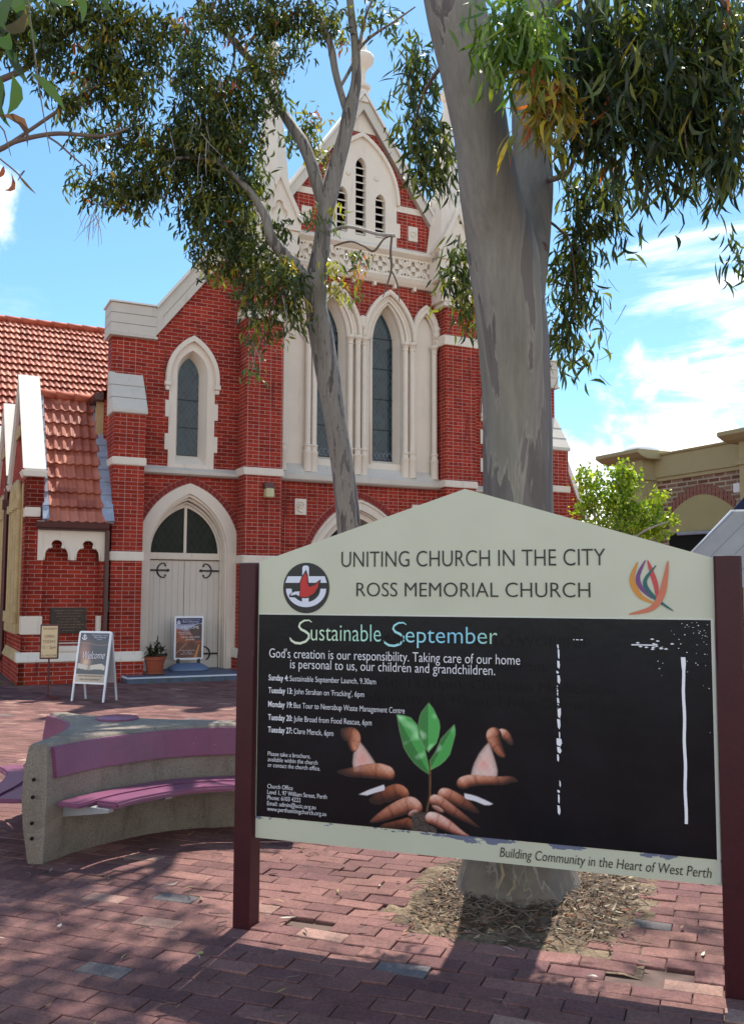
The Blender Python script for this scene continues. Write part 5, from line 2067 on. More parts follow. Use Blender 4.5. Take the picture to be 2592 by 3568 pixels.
# ------------------------------------------------------------------ trees
def bark(name, pale, patch, dark, sc=1.0, amount=.55, spot=.70, soft=.03, upper=0.0, foot=False):
    m, t = newmat(name)
    mp = t.n('ShaderNodeMapping', ins={'Vector': t.obj, 'Scale': (4.6 * sc, 4.6 * sc, .62 * sc)}).outputs[0]
    n1 = t.noise(mp, 1.6, 5, .55, .6)
    n2 = t.noise(mp, 2.3, 6, .6, .3)
    n3 = t.noise(t.n('ShaderNodeMapping', ins={'Vector': t.obj, 'Scale': (1, 1, .35), 'Location': (3, 1, 5)}).outputs[0], 14 * sc, 4, .6)
    base = t.ramp(t.noise(mp, 1.1, 6, .65, .8), [(.28, [x * .68 for x in pale]), (.5, [x * .92 for x in pale]), (.75, [x * 1.12 for x in pale])])
    sz = t.n('ShaderNodeSeparateXYZ', ins={0: t.obj})
    n1 = t.math('SUBTRACT', n1, t.math('MULTIPLY', t.sstep(sz.outputs[2], 2.6, 4.2), upper))       # the upper stem has shed and is smooth
    e = t.sstep(n1, amount, amount + soft)
    rim = t.math('MULTIPLY', t.sstep(n1, amount - .02, amount), t.math('SUBTRACT', 1.0, e))
    pc = t.mix(t.sstep(n2, .42, .6), patch, dark)
    fib = t.noise(t.n('ShaderNodeMapping', ins={'Vector': t.obj, 'Scale': (38 * sc, 38 * sc, 2.0 * sc)}).outputs[0], 1.0, 5, .7)
    base = t.mix(1.0, base, t.ramp(fib, [(.3, .80), (.7, 1.15)]), 'MULTIPLY')
    olive = t.sstep(t.noise(mp, .7, 4, .6), .48, .68)
    base = t.mix(t.math('MULTIPLY', olive, .35), base, (.155, .15, .085))
    c = t.mix(e, base, pc)
    if foot:                                              # rough old brown bark is kept round the foot
        fz_ = t.math('SUBTRACT', 1.0, t.sstep(t.math('ADD', sz.outputs[2], t.math('MULTIPLY', n2, .8)), .85, 1.25))
        c = t.mix(t.math('MULTIPLY', fz_, .8), c, t.ramp(t.noise(t.obj, 7, 6, .7), [(.3, (.075, .062, .050)), (.7, (.19, .155, .12))]))
    c = t.mix(t.math('MULTIPLY', rim, .6), c, [min(1, x * 1.25) for x in pale])
    sp_ = t.sstep(n3, spot, spot + .05)
    c = t.mix(t.math('MULTIPLY', sp_, .85), c, (.06, .045, .042))
    t.put(t.p.inputs['Base Color'], c)
    t.p.inputs['Roughness'].default_value = .72
    h = t.math('ADD', t.math('MULTIPLY', e, -.6), t.math('ADD', t.math('MULTIPLY', n3, .4), t.math('MULTIPLY', t.noise(t.obj, 90, 3, .6), .15)))
    bump(t, h, .45, .012)
    return m


M['bark_big'] = bark('smooth grey gum bark', (.245, .222, .185), (.155, .132, .118), (.115, .095, .086), .9, .50, .72, .015, .085, True)
M['bark_small'] = bark('mottled gum bark', (.25, .22, .185), (.14, .12, .108), (.075, .058, .052), 2.2, .53, .64)
M['twig'] = plain('grey brown twig bark', (.17, .125, .10), .85, .3, 12)
M['twig_pale'] = plain('pale dead wood', (.40, .37, .33), .8, .3, 12)


def limb(path, mat, parent, name='limb', seg=14, n=None, wob=.03, flare=None):
    """path: (x, y, width, distance) as seen in the photo; turned into a round tapering limb at that distance"""
    P = []
    for x, y, w, Y in path:
        p = at(x, y, Y)
        P.append((p, w * .5 * Y / 2090.0))
    pts = spline([tuple(p) for p, _ in P], n or max(10, len(P) * 5))
    rr = spline([(r, 0, 0) for _, r in P], n or max(10, len(P) * 5))
    mb = MB()
    mb.tube(pts, [max(.002, r.x) for r in rr], seg)
    # gentle lumps
    k = seg
    if wob:
        out_ = []
        for i, v in enumerate(mb.v):
            ring = i // k
            c = pts[min(ring, len(pts) - 1)]
            v = Vector(v)
            a = (i % k) / k * 2 * math.pi
            f = 1 + wob * (math.sin(a * 2 + ring * .35) + .6 * math.sin(a * 3 - ring * .5 + 1) + .5 * math.sin(ring * .9))
            out_.append(tuple(c + (v - c) * f))
        mb.v = out_
    return mb.build(name, mat, parent, smooth=True)


class Leaves:
    def __init__(self, seed):
        self.r = np.random.default_rng(seed)
        self.b, self.d, self.n, self.L, self.Wd, self.c = [], [], [], [], [], []
        self.tw = []

    def blob(self, c, rad, n, L=(.08, .13), W=(.018, .026), greens=None, odd=0.0, odd_cols=((.42, .30, .03), (.40, .11, .04), (.30, .28, .03)), hang=.85, per=9, clump=.10, twig=0.0):
        r = self.r
        c = np.array(c)
        rad = np.array(rad)
        nn = max(1, n // per)
        g_ = np.array(greens if greens is not None else [(.065, .095, .025), (.036, .058, .020), (.14, .17, .034), (.040, .060, .026), (.21, .22, .04), (.055, .075, .022)])
        for _ in range(nn):
            v = r.normal(size=3)
            v /= np.linalg.norm(v)
            node = c + v * rad * r.random() ** .42
            tone = g_[r.integers(len(g_))] * r.uniform(.75, 1.25)
            isodd = r.random() < odd
            if isodd:
                tone = np.array(odd_cols[r.integers(len(odd_cols))]) * r.uniform(.8, 1.2)
            td = r.normal(size=3) * .5 + np.array([0, 0, -.5])
            td /= np.linalg.norm(td)
            if r.random() < twig:
                self.tw.append((node - td * clump * 1.1 + np.array([0, 0, .03]), node, node + td * clump * .6))
            for k in range(per):
                p = node + td * clump * r.uniform(-1, 1) + r.normal(size=3) * clump * .38
                d = np.array([0, 0, -1.0]) * hang + r.normal(size=3) * (1.05 - hang * .72)
                d /= np.linalg.norm(d)
                nv = np.cross(d, r.normal(size=3))
                nv /= np.linalg.norm(nv) + 1e-9
                self.b.append(p)
                self.d.append(d)
                self.n.append(nv)
                kk = r.uniform(.5, 1.0) if r.random() < .35 else 1.0
                self.L.append(r.uniform(*L) * kk)
                self.Wd.append(r.uniform(*W) * (.6 + .4 * kk))
                self.c.append(tone * r.uniform(.8, 1.25) * (np.array([1.25, 1.05, .8]) if r.random() < .12 else 1))

    def one(self, a, b, w, col, nv=None):
        a, b = np.array(a), np.array(b)
        d = b - a
        L = np.linalg.norm(d)
        d = d / L
        nv = np.cross(d, np.array([0, 1.0, .25])) if nv is None else nv
        nv = nv / np.linalg.norm(nv)
        self.b.append(a)
        self.d.append(d)
        self.n.append(nv)
        self.L.append(L)
        self.Wd.append(w)
        self.c.append(np.array(col))

    def build(self, name, parent):
        b, d, nv = np.array(self.b), np.array(self.d), np.array(self.n)
        L, w = np.array(self.L)[:, None], np.array(self.Wd)[:, None]
        up = np.cross(nv, d)
        r = self.r
        sw = r.normal(size=(len(b), 1)) * .13
        cup = r.normal(size=(len(b), 1)) * .10
        rows_ = []
        for t_, ww, in ((0.0, .10), (.25, .82), (.5, 1.0), (.75, .62), (1.0, 0.0)):
            bend = (t_ * (1 - t_)) * 4
            ctr = b + d * L * t_ + nv * L * sw * bend + up * L * cup * bend
            rows_.append((ctr - nv * w * .5 * ww, ctr + nv * w * .5 * ww))
        V = np.stack([rows_[0][0], rows_[1][0], rows_[1][1], rows_[2][0], rows_[2][1], rows_[3][0], rows_[3][1], rows_[4][0]], 1)
        n = len(b)
        base = np.arange(n)[:, None] * 8
        T = np.concatenate([base + np.array([[0, 2, 1]]), base + np.array([[5, 6, 7]])])
        Q = np.concatenate([base + np.array([[1, 2, 4, 3]]), base + np.array([[3, 4, 6, 5]])])
        col = np.repeat(np.array(self.c)[:, None, :], 8, 1).reshape(-1, 3)
        o = colored(name, V.reshape(-1, 3).tolist(), T.tolist() + Q.tolist(), col, M['leaf'], parent)
        if self.tw:
            mb = MB()
            for a, m_, e in self.tw:
                mb.tube([a, m_, e], [.0042, .003, .0015], 4, caps=False)
            mb.build('twigs', M['twig'], parent)
        return o


def blobs(lv, lst, Y, dens, **kw):
    """clumps of foliage: (x, y, rx, ry[, density[, distance offset]]) seen in the photo, at distance Y"""
    for e in lst:
        x, y, rx, ry = e[:4]
        dn = e[4] if len(e) > 4 else 1.0
        Yb = Y + (e[5] if len(e) > 5 else 0)
        s = Yb / 2090.0
        c = at(x, y, Yb)
        lv.blob(c, (rx * s, max(rx, ry) * s * 1.0, ry * s), int(dens * dn * rx * ry / 1000), **kw)


# --- the big gum behind the noticeboard
big_tree = thing('gum_tree', 'big gum tree with thick smooth grey forked trunk right behind the noticeboard', 'tree', (.80, 5.25, 0))
BT = Vector((.80, 5.25, 0))


def rebase(o, B):
    """keep a mesh built in world place under an Empty standing at B"""
    o.matrix_parent_inverse = Matrix.Translation(-B)
    return o


tr = limb([(1146, 2010, 330, 5.22), (1146, 1965, 262, 5.22), (1146, 1900, 228, 5.22), (1148, 1780, 200, 5.22), (1148, 1500, 168, 5.22), (1149, 1250, 156, 5.22), (1147, 1080, 153, 5.22), (1144, 900, 155, 5.2),
           (1134, 720, 160, 5.15), (1112, 560, 156, 5.1), (1088, 440, 140, 5.0), (1066, 300, 128, 4.92), (1038, 150, 133, 4.85), (1005, 0, 138, 4.8), (960, -220, 130, 4.75), (900, -520, 110, 4.7), (840, -900, 70, 4.7)],
          M['bark_big'], big_tree, 'trunk', 40, 90, .012)
rebase(tr, BT)
# root flare
me = tr.data
for v in me.vertices:
    if v.co.z < .45:
        c = Vector((.80, 5.25))
        a = math.atan2(v.co.y - c.y, v.co.x - c.x)
        k = (1 - max(0, v.co.z) / .45) ** 2
        f = 1 + k * (.06 + .085 * math.sin(a * 4 + .6) + .06 * math.sin(a * 3 + 2) + .03 * math.sin(a * 9))
        v.co.x = c.x + (v.co.x - c.x) * f
        v.co.y = c.y + (v.co.y - c.y) * f
rebase(limb([(1150, 760, 90, 5.30), (1172, 600, 84, 5.42), (1180, 500, 82, 5.52), (1182, 400, 86, 5.6), (1176, 300, 88, 5.66), (1172, 200, 82, 5.7), (1180, 80, 76, 5.75), (1200, -80, 70, 5.8), (1250, -350, 60, 5.9), (1330, -700, 36, 6.0)],
            M['bark_big'], big_tree, 'limb', 28, 50, .015), BT)
for path in ([(1212, 400, 12, 5.55), (1238, 392, 15, 5.3), (1262, 375, 12, 5.0), (1275, 340, 9, 4.8), (1310, 290, 8, 4.6), (1400, 230, 6, 4.4)],
             [(1216, 490, 7, 5.55), (1240, 510, 6, 5.5), (1262, 540, 5, 5.5), (1275, 640, 4, 5.5), (1270, 720, 3, 5.5)],
             [(1130, 330, 9, 5.2), (1122, 290, 8, 5.2), (1108, 220, 7, 5.2), (1100, 120, 6, 5.1)],
             [(1180, 60, 24, 5.75), (1290, -30, 20, 5.2), (1420, -60, 16, 4.7), (1560, -30, 12, 4.4), (1640, 60, 8, 4.3)],
             [(1420, -60, 12, 4.7), (1470, 60, 8, 4.5), (1500, 180, 6, 4.45), (1520, 330, 4, 4.4)],
             [(1005, 120, 14, 5.0), (960, 170, 10, 5.6), (930, 230, 7, 5.9), (915, 300, 4, 6.0)],
             [(1290, -30, 14, 5.2), (1280, 80, 9, 4.8), (1330, 200, 7, 4.6), (1340, 300, 4, 4.5)]):
    rebase(limb(path, M['twig'], big_tree, 'branch', 8, None, .02), BT)
kn = MB()
for x, y, Y, r in ((1200, 545, 5.36, .04), (1203, 1040, 5.11, .03), (1026, 220, 4.77, .02)):
    p = at(x, y, Y)
    kn.tube([p + Vector((0, .05, 0)), p + Vector((0, .02, 0)), p + Vector((0, .005, 0)), p + Vector((0, .012, 0))], [r * 1.3, r * 1.0, r * .7, r * .2], 12)
rebase(kn.build('knot', M['twig'], big_tree, smooth=True), BT)
# curls of bark at the foot
pb = MB()
for x, y, h, w, b in ((1102, 1968, 62, .008, .02), (1122, 1985, 46, .008, .05), (1070, 1935, 18, .006, .02)):
    p0, p1 = at(x, y, 4.86), at(x + b * 300, y - h, 4.955)
    mid = (p0 + p1) / 2 + Vector((.02, -.012, 0))
    s_ = Vector((w, 0, 0))
    pb.add([p0 - s_ * .6, p0 + s_ * .6, mid - s_, mid + s_, p1 - s_ * .7, p1 + s_ * .7], [(0, 1, 3, 2), (2, 3, 5, 4)])
M['bark_curl'] = plain('curled yellow bark', (.27, .20, .12), .8, .25, 14)
rebase(pb.build('peeling_bark', M['bark_curl'], big_tree), BT)

lv = Leaves(21)
NEAR = dict(twig=.04, L=(.11, .20), W=(.014, .024), hang=.88, per=8, clump=.13, greens=[(.040, .064, .022), (.028, .044, .018), (.075, .105, .028), (.032, .050, .022), (.15, .175, .035)])
blobs(lv, [(1350, 50, 140, 80, 1.1), (1540, 50, 120, 90, 1.1), (1290, 150, 60, 60), (1410, 160, 120, 80, 1.2), (1560, 190, 100, 90, 1.2), (1330, 217, 75, 60, 1.1), (1450, 252, 115, 70, 1.2), (1590, 282, 75, 80, 1.1),
           (1330, 302, 70, 32, .8), (1440, 337, 80, 35, .9), (1550, 357, 80, 35, .9), (1615, 372, 40, 40, .8), (1455, 387, 30, 35, .6), (1285, 262, 45, 50, .9), (1480, 402, 60, 25, .6), (1600, 100, 70, 90, 1.0)], 4.5, 50, odd=.03, **NEAR)
blobs(lv, [(1540, 30, 130, 110, .8), (1400, 100, 130, 90, .8), (1500, 240, 110, 90, .8)], 5.3, 24, odd=.03, **NEAR)
BRIGHT = [(.13, .22, .045), (.10, .18, .04), (.17, .25, .05)]
blobs(lv, [(1105, 60, 40, 45, 1.0), (1150, 40, 55, 45, 1.2), (1150, 110, 60, 40, 1.2), (1205, 120, 40, 40, 1.1), (1085, 110, 25, 30, .7)], 4.3, 62, **{**NEAR, 'greens': BRIGHT})
blobs(lv, [(1200, 185, 38, 35, 1.3), (1225, 225, 35, 40, 1.4), (1185, 240, 22, 30, .9)], 4.35, 66, odd=.55, **{**NEAR, 'greens': [(.14, .17, .04), (.20, .15, .04)]})
MID = dict(L=(.09, .15), W=(.015, .022), hang=.85, per=8, clump=.11)
blobs(lv, [(1270, 400, 40, 35, .8), (1290, 445, 60, 35, .8), (1320, 480, 60, 34, .8), (1370, 450, 50, 34, .7), (1330, 400, 60, 40, .8), (1265, 530, 45, 40, .9), (1300, 560, 45, 40, .8), (1265, 610, 45, 45, 1.0), (1295, 640, 30, 45, .8), (1260, 690, 40, 45, 1.0),
           (1250, 750, 36, 45, 1.0), (1272, 790, 28, 38, .8), (1390, 520, 26, 16, .5), (1380, 560, 20, 10, .3), (1625, 545, 22, 30, .8), (1640, 590, 16, 22, .7)], 5.6, 75, **MID)
blobs(lv, [(905, 100, 28, 32, .8), (925, 150, 48, 40, 1.0), (905, 215, 36, 38, .9), (940, 260, 48, 45, 1.0), (920, 320, 45, 38, .9), (965, 330, 45, 55, 1.1), (968, 395, 38, 32, 1.0), (940, 370, 30, 26, .8)], 6.0, 85, **MID)
blobs(lv, [(1005, 555, 26, 26, .9), (1012, 600, 32, 34, 1.2), (1035, 650, 28, 42, 1.2), (1046, 705, 22, 36, 1.0), (1000, 640, 18, 22, .7)], 6.0, 95, odd=.10, **MID)
# the part of the crown above the picture, which shades the paving
for c, r_, n_ in (((1.0, 7.6, 8.5), 1.1, 380), ((1.9, 6.4, 7.6), 1.1, 380), ((2.9, 6.0, 7.2), 1.2, 420), ((.5, 6.3, 8.0), 1.0, 330), ((2.6, 8.2, 8.8), 1.1, 260), ((.6, 8.8, 9.6), .8, 200)):
    lv.blob(c, (r_, r_, r_ * .6), n_, L=(.14, .21), W=(.036, .052), hang=.45, per=10, clump=.18)
rebase(lv.build('crown', big_tree), BT)

# --- the slim gum in front of the church
slim = thing('gum_tree', 'slim leaning gum tree with mottled trunk and drooping leaves standing before the church front', 'tree', (-.16, 9.0, 0))
ST = Vector((-.16, 9.0, 0))
rebase(limb([(792, 1700, 74, 9), (788, 1500, 62, 9), (780, 1300, 54, 9), (771, 1150, 51, 9), (760, 1040, 52, 9), (744, 940, 50, 9), (728, 840, 52, 9), (713, 750, 54, 9), (700, 680, 52, 9), (700, 625, 52, 9), (708, 575, 42, 9),
             (715, 520, 38, 9), (722, 470, 38, 9), (733, 420, 38, 9), (748, 360, 36, 9), (764, 300, 34, 9), (776, 240, 33, 9), (788, 190, 24, 9), (789, 140, 21, 9), (786, 90, 19, 9), (778, 30, 17, 9), (770, -60, 14, 9), (755, -200, 8, 9)],
            M['bark_small'], slim, 'trunk', 20, 110, .03), ST)
for path in ([(704, 665, 40, 9), (680, 625, 38, 8.97), (655, 590, 32, 8.9), (625, 560, 28, 8.85), (600, 525, 24, 8.8), (588, 480, 22, 8.8), (565, 440, 18, 8.8), (530, 400, 14, 8.8), (480, 360, 10, 8.8), (400, 350, 8, 8.8), (320, 380, 6, 8.8), (230, 395, 4, 8.8)],
             [(724, 470, 36, 9), (707, 420, 32, 9.02), (692, 370, 29, 9.05), (670, 315, 27, 9.1), (640, 270, 24, 9.2), (605, 215, 19, 9.3), (560, 140, 18, 9.4), (500, 70, 17, 9.5), (450, 10, 14, 9.5), (400, -50, 10, 9.5)],
             [(770, 250, 20, 9), (755, 205, 17, 9), (742, 155, 17, 9), (732, 100, 16, 9), (712, 50, 13, 9), (685, 0, 11, 9), (660, -60, 8, 9)],
             [(752, 195, 8, 9), (768, 168, 8, 9), (783, 140, 8, 9), (795, 110, 9, 8.97), (800, 80, 8, 8.95), (812, 30, 6, 8.9), (835, -20, 5, 8.9)],
             [(793, 112, 7, 8.97), (812, 90, 7, 8.9), (838, 70, 6, 8.8), (870, 50, 5, 8.7), (920, 15, 3, 8.6)],
             [(560, 140, 10, 9.4), (520, 180, 8, 9.2), (500, 260, 6, 9.1), (480, 330, 4, 9.0)],
             [(470, 30, 11, 9.5), (505, 50, 9, 9.4), (520, 120, 6, 9.3), (500, 200, 3, 9.2)],
             [(660, 595, 8, 8.9), (640, 640, 6, 8.7), (630, 680, 4, 8.6), (590, 730, 3, 8.6), (570, 790, 2, 8.6)],
             [(530, 400, 9, 8.8), (450, 330, 7, 8.8), (360, 330, 5, 8.8), (270, 310, 4, 8.8)]):
    rebase(limb(path, M['bark_small'], slim, 'limb', 10, None, .03), ST)
for path in ([(735, 512, 8, 8.95), (752, 505, 9, 8.8), (770, 502, 8, 8.7), (800, 508, 8, 8.6), (835, 518, 8, 8.55), (875, 522, 8, 8.5)],
             [(740, 545, 4, 8.9), (775, 535, 5, 8.7), (805, 545, 4, 8.6), (828, 556, 6, 8.6), (850, 530, 4, 8.55), (868, 522, 4, 8.5)],
             [(868, 524, 5, 8.5), (865, 560, 6, 8.5), (867, 595, 5, 8.5), (858, 630, 4, 8.5), (848, 658, 2, 8.5)],
             [(866, 598, 4, 8.5), (876, 618, 4, 8.5), (884, 645, 3, 8.5), (884, 668, 2, 8.5)]):
    rebase(limb(path, M['twig'] if path[0][2] < 6 else M['twig_pale'], slim, 'dead_branch', 7, None, .04), ST)
lv = Leaves(5)
G1 = dict(L=(.075, .135), W=(.018, .028), hang=.82, per=9, clump=.10)
main = [(440, 170, 80, 70, .9), (470, 250, 95, 70, 1.1), (440, 330, 100, 70, 1.2), (520, 300, 70, 80, 1.1), (470, 400, 100, 60, 1.2), (400, 300, 50, 60, .9), (540, 200, 70, 60, 1.0), (590, 130, 55, 60, .9), (600, 220, 35, 45, .8), (545, 400, 60, 60, 1.1),
        (440, 460, 60, 50, 1.1), (520, 470, 70, 50, 1.1), (470, 520, 65, 45, 1.0), (540, 540, 70, 50, 1.1), (600, 580, 55, 45, 1.0), (510, 590, 60, 38, 1.0), (560, 620, 50, 32, .9), (440, 560, 36, 28, .7), (615, 500, 30, 40, .7),
        (470, 40, 90, 50, .9), (560, 40, 80, 50, .9), (640, 50, 70, 45, .9), (700, 40, 60, 40, .9), (740, 60, 40, 40, .7), (650, 120, 30, 35, .6), (600, 40, 60, 40, .8), (430, 100, 50, 40, .7), (820, 35, 40, 28, .7), (870, 45, 32, 26, .6)]
blobs(lv, main, 9.0, 150, odd=.05, **G1)
blobs(lv, [(230, 320, 75, 42, .9), (290, 280, 55, 48, .9), (330, 350, 60, 50, 1.0), (200, 400, 55, 26, .9), (255, 430, 75, 38, 1.2), (330, 440, 60, 38, 1.1), (300, 400, 70, 40, 1.0), (165, 405, 22, 18, .7), (360, 390, 50, 50, 1.0), (200, 300, 40, 24, .6)], 8.8, 120, odd=.04, **G1)
blobs(lv, [(690, 262, 42, 34, .9), (665, 300, 30, 30, .8), (700, 320, 34, 34, .8), (640, 300, 26, 30, .6), (720, 350, 24, 22, .5)], 9.6, 100, odd=.14, **G1)
blobs(lv, [(650, 640, 36, 42, 1.1), (655, 700, 26, 32, 1.0), (600, 650, 40, 34, 1.0), (575, 700, 36, 26, .9), (570, 735, 34, 18, .9), (610, 745, 26, 14, .8), (625, 600, 36, 36, 1.0), (560, 660, 36, 26, .9), (640, 665, 30, 34, 1.0)], 8.6, 118, odd=.10, **G1)
blobs(lv, [(566, 806, 18, 20, .9), (572, 830, 10, 12, .5)], 8.6, 110, odd=.25, greens=[(.12, .17, .04), (.08, .12, .03)], **G1)
blobs(lv, [(785, 585, 28, 26, .8), (745, 600, 26, 26, .7), (770, 640, 34, 16, .8), (735, 635, 24, 18, .7), (800, 575, 16, 14, .5)], 8.8, 100, odd=.35, greens=[(.13, .16, .04), (.07, .11, .03)], **G1)
blobs(lv, [(690, 478, 20, 26, .8), (752, 476, 18, 20, .7), (735, 500, 16, 16, .5)], 8.7, 100, odd=.4, greens=[(.12, .15, .04), (.07, .11, .03)], **G1)
for c, r_, n_ in (((-.25, 8.6, 9.1), 1.1, 620), ((-.45, 9.6, 9.9), 1.2, 640), ((-1.2, 9.9, 9.8), 1.3, 640), ((.25, 8.0, 8.7), 1.0, 520), ((-1.9, 9.4, 9.4), 1.2, 600), ((-1.0, 8.4, 8.9), 1.1, 560), ((-2.4, 10.4, 9.8), 1.2, 520), ((-1.8, 8.3, 8.7), 1.0, 420), ((-2.9, 9.4, 9.3), 1.1, 420)):  # unseen crown top above the frame, laid out to shade the paving
    lv.blob(c, (r_, r_, r_ * .6), n_, L=(.14, .21), W=(.036, .052), hang=.45, per=10, clump=.18)
rebase(lv.build('crown', slim), ST)
dt = MB()
r_ = random.Random(8)
for cx_, cy_, n_, sp_ in ((430, 300, 9, 90), (620, 660, 9, 40), (205, 475, 14, 22), (560, 760, 5, 20), (470, 200, 6, 60)):
    for k in range(n_):
        x, y = cx_ + r_.gauss(0, sp_ * .5), cy_ + r_.gauss(0, sp_ * .4)
        Y = 8.7 + r_.uniform(-.3, .3)
        p = at(x, y, Y)
        q_ = p + Vector((r_.gauss(0, .07), r_.gauss(0, .07), -r_.uniform(.12, .32)))
        dt.tube([p, (p + q_) / 2 + Vector((r_.gauss(0, .02), 0, 0)), q_], [.004, .003, .0015], 4, caps=False)
rebase(dt.build('bare_twigs', M['twig_pale'], slim), ST)

# --- a third gum whose boughs reach in from the left
left = thing('gum_tree', 'gum tree whose thin boughs and long leaves reach into the top left corner', 'tree', (-5.6, 8.4, 0))
LT = Vector((-5.6, 8.4, 0))
mb = MB()
mb.tube(spline([(-5.6, 8.4, -.1), (-5.55, 8.4, 1.5), (-5.45, 8.35, 3.2), (-5.4, 8.3, 4.6), (-5.5, 8.2, 6.2), (-5.6, 8.2, 8)], 30), [.24 - .005 * i for i in range(31)], 18)
rebase(mb.build('trunk', M['bark_big'], left, smooth=True), LT)
for path in ([(-560, 520, 22, 8.3), (-300, 430, 20, 8.2), (-80, 360, 16, 8.1), (0, 331, 13, 8.0), (40, 312, 11, 8.0), (125, 296, 10, 8.0), (225, 301, 8, 8.0), (285, 284, 5, 8.0)],
             [(0, 331, 8, 8.0), (45, 303, 8, 8.0), (145, 235, 8, 8.0), (190, 205, 6, 8.0), (235, 178, 4, 8.0)],
             [(-540, 420, 24, 8.3), (-200, 260, 20, 8.2), (0, 178, 15, 8.1), (50, 155, 14, 8.1), (85, 130, 12, 8.1), (130, 90, 10, 8.1), (200, 40, 8, 8.1), (260, -20, 5, 8.1)],
             [(100, 299, 5, 8.0), (130, 318, 5, 8.0), (160, 345, 4, 8.0), (200, 380, 3, 8.0)],
             [(-560, 330, 20, 8.3), (-200, 120, 16, 8.2), (0, 30, 12, 8.1), (120, -20, 8, 8.1)]):
    rebase(limb(path, M['twig'], left, 'bough', 8, None, .03), LT)
lv = Leaves(9)
blobs(lv, [(60, 45, 70, 42, 1.1), (150, 30, 70, 40, 1.1), (230, 40, 60, 45, 1.1), (290, 55, 40, 50, .9), (40, 105, 48, 32, .9), (120, 85, 50, 32, .9), (215, 105, 50, 40, 1.1), (265, 140, 45, 48, 1.1), (210, 165, 46, 38, 1.0), (165, 215, 40, 30, 1.0),
           (150, 240, 22, 22, .8), (280, 200, 36, 30, .8), (240, 215, 36, 28, .8), (320, 110, 26, 40, .6), (100, 180, 28, 18, .6), (335, 60, 34, 40, .8), (345, 130, 30, 40, .7), (310, 225, 36, 36, .7), (110, 140, 50, 30, .8), (20, 40, 40, 40, 1.0), (330, 180, 30, 34, .6), (370, 60, 30, 40, .7), (-120, 60, 120, 90, .8), (-100, 220, 80, 60, .7)], 8.05, 185, odd=.06, **G1)
for c, r_2, n_ in (((-4.6, 7.4, 7.0), 1.3, 520), ((-3.2, 6.4, 7.2), 1.2, 460), ((-4.4, 5.6, 6.6), 1.2, 460)):
    lv.blob(c, (r_2, r_2, r_2 * .6), n_, L=(.09, .15), W=(.024, .034), hang=.6, per=10, clump=.16)
rebase(lv.build('crown', left), LT)
# a spray of long leaves hanging close by in the corner
sp_l = Leaves(14)
DK, MDK, BR = (.030, .058, .030), (.045, .085, .034), (.11, .20, .03)
for (x0, y0, x1, y1, w, col, Y) in ((8, -20, 74, 66, .030, MDK, 2.5), (40, -30, 10, 90, .026, DK, 2.4), (-10, 60, 62, 10, .030, (.12, .09, .03), 2.45), (-25, 85, 22, 70, .034, BR, 2.4), (10, 80, 66, 190, .020, DK, 2.45),
                                    (30, 165, 16, 255, .030, MDK, 2.5), (0, 165, 2, 250, .02, DK, 2.45), (70, 160, 146, 246, .022, MDK, 2.5), (168, -25, 182, 52, .020, MDK, 2.6), (225, -30, 255, 32, .012, DK, 2.6),
                                    (-10, 255, 62, 328, .018, (.13, .065, .05), 2.4), (0, 220, 26, 285, .012, DK, 2.5), (10, 368, -6, 395, .012, (.16, .04, .035), 2.4), (26, 382, 6, 421, .011, (.15, .05, .04), 2.4),
                                    (40, 385, 82, 431, .006, (.09, .06, .045), 2.45), (72, 60, 78, 110, .016, DK, 2.5), (100, -20, 40, 24, .024, DK, 2.55), (95, -10, 165, 14, .018, MDK, 2.6)):
    sp_l.one(at(x0, y0, Y), at(x1, y1, Y + .04), w * 1.25, col)
rebase(sp_l.build('leaf_spray', left), LT)
tw = MB()
for path in ([(-60, 120, 2.45), (0, 60, 2.45), (30, -30, 2.5)], [(60, -30, 2.5), (70, 60, 2.5), (88, 200, 2.5), (112, 340, 2.52)], [(-30, 240, 2.4), (10, 290, 2.4), (25, 345, 2.42)], [(-20, 335, 2.4), (30, 375, 2.42), (44, 388, 2.43), (55, 378, 2.43), (40, 400, 2.43)],
             [(160, -30, 2.6), (200, -10, 2.6), (240, -30, 2.6)]):
    tw.tube([at(*p) for p in path], [.0022] * (len(path) - 1) + [.001], 5)
rebase(tw.build('spray_twig', M['twig'], left), LT)

# --- small bright tree by the shops
sm = thing('street_tree', 'small sunlit yellow green leafy tree in front of the olive shop building', 'tree', (2.72, 11.0, 0))
SM = Vector((2.72, 11.0, 0))
rebase(limb([(1350, 1640, 16, 11), (1355, 1400, 14, 11), (1362, 1230, 12, 11), (1368, 1160, 9, 11), (1375, 1090, 6, 11), (1378, 1040, 3, 11)], M['twig_pale'], sm, 'trunk', 10, 24, .03), SM)
for path in ([(1360, 1240, 8, 11), (1330, 1170, 6, 11), (1300, 1100, 4, 11), (1295, 1060, 2, 11)], [(1366, 1190, 7, 11), (1400, 1150, 5, 11), (1440, 1130, 3, 11), (1460, 1095, 2, 11)], [(1362, 1230, 7, 11), (1420, 1180, 5, 10.8), (1480, 1155, 3, 10.8)]):
    rebase(limb(path, M['twig_pale'], sm, 'branch', 7, None, .03), SM)
lv = Leaves(31)
YG = dict(L=(.035, .062), W=(.026, .042), hang=.35, per=8, clump=.06, greens=[(.30, .38, .035), (.22, .32, .03), (.36, .42, .05), (.15, .24, .025)], twig=.1)
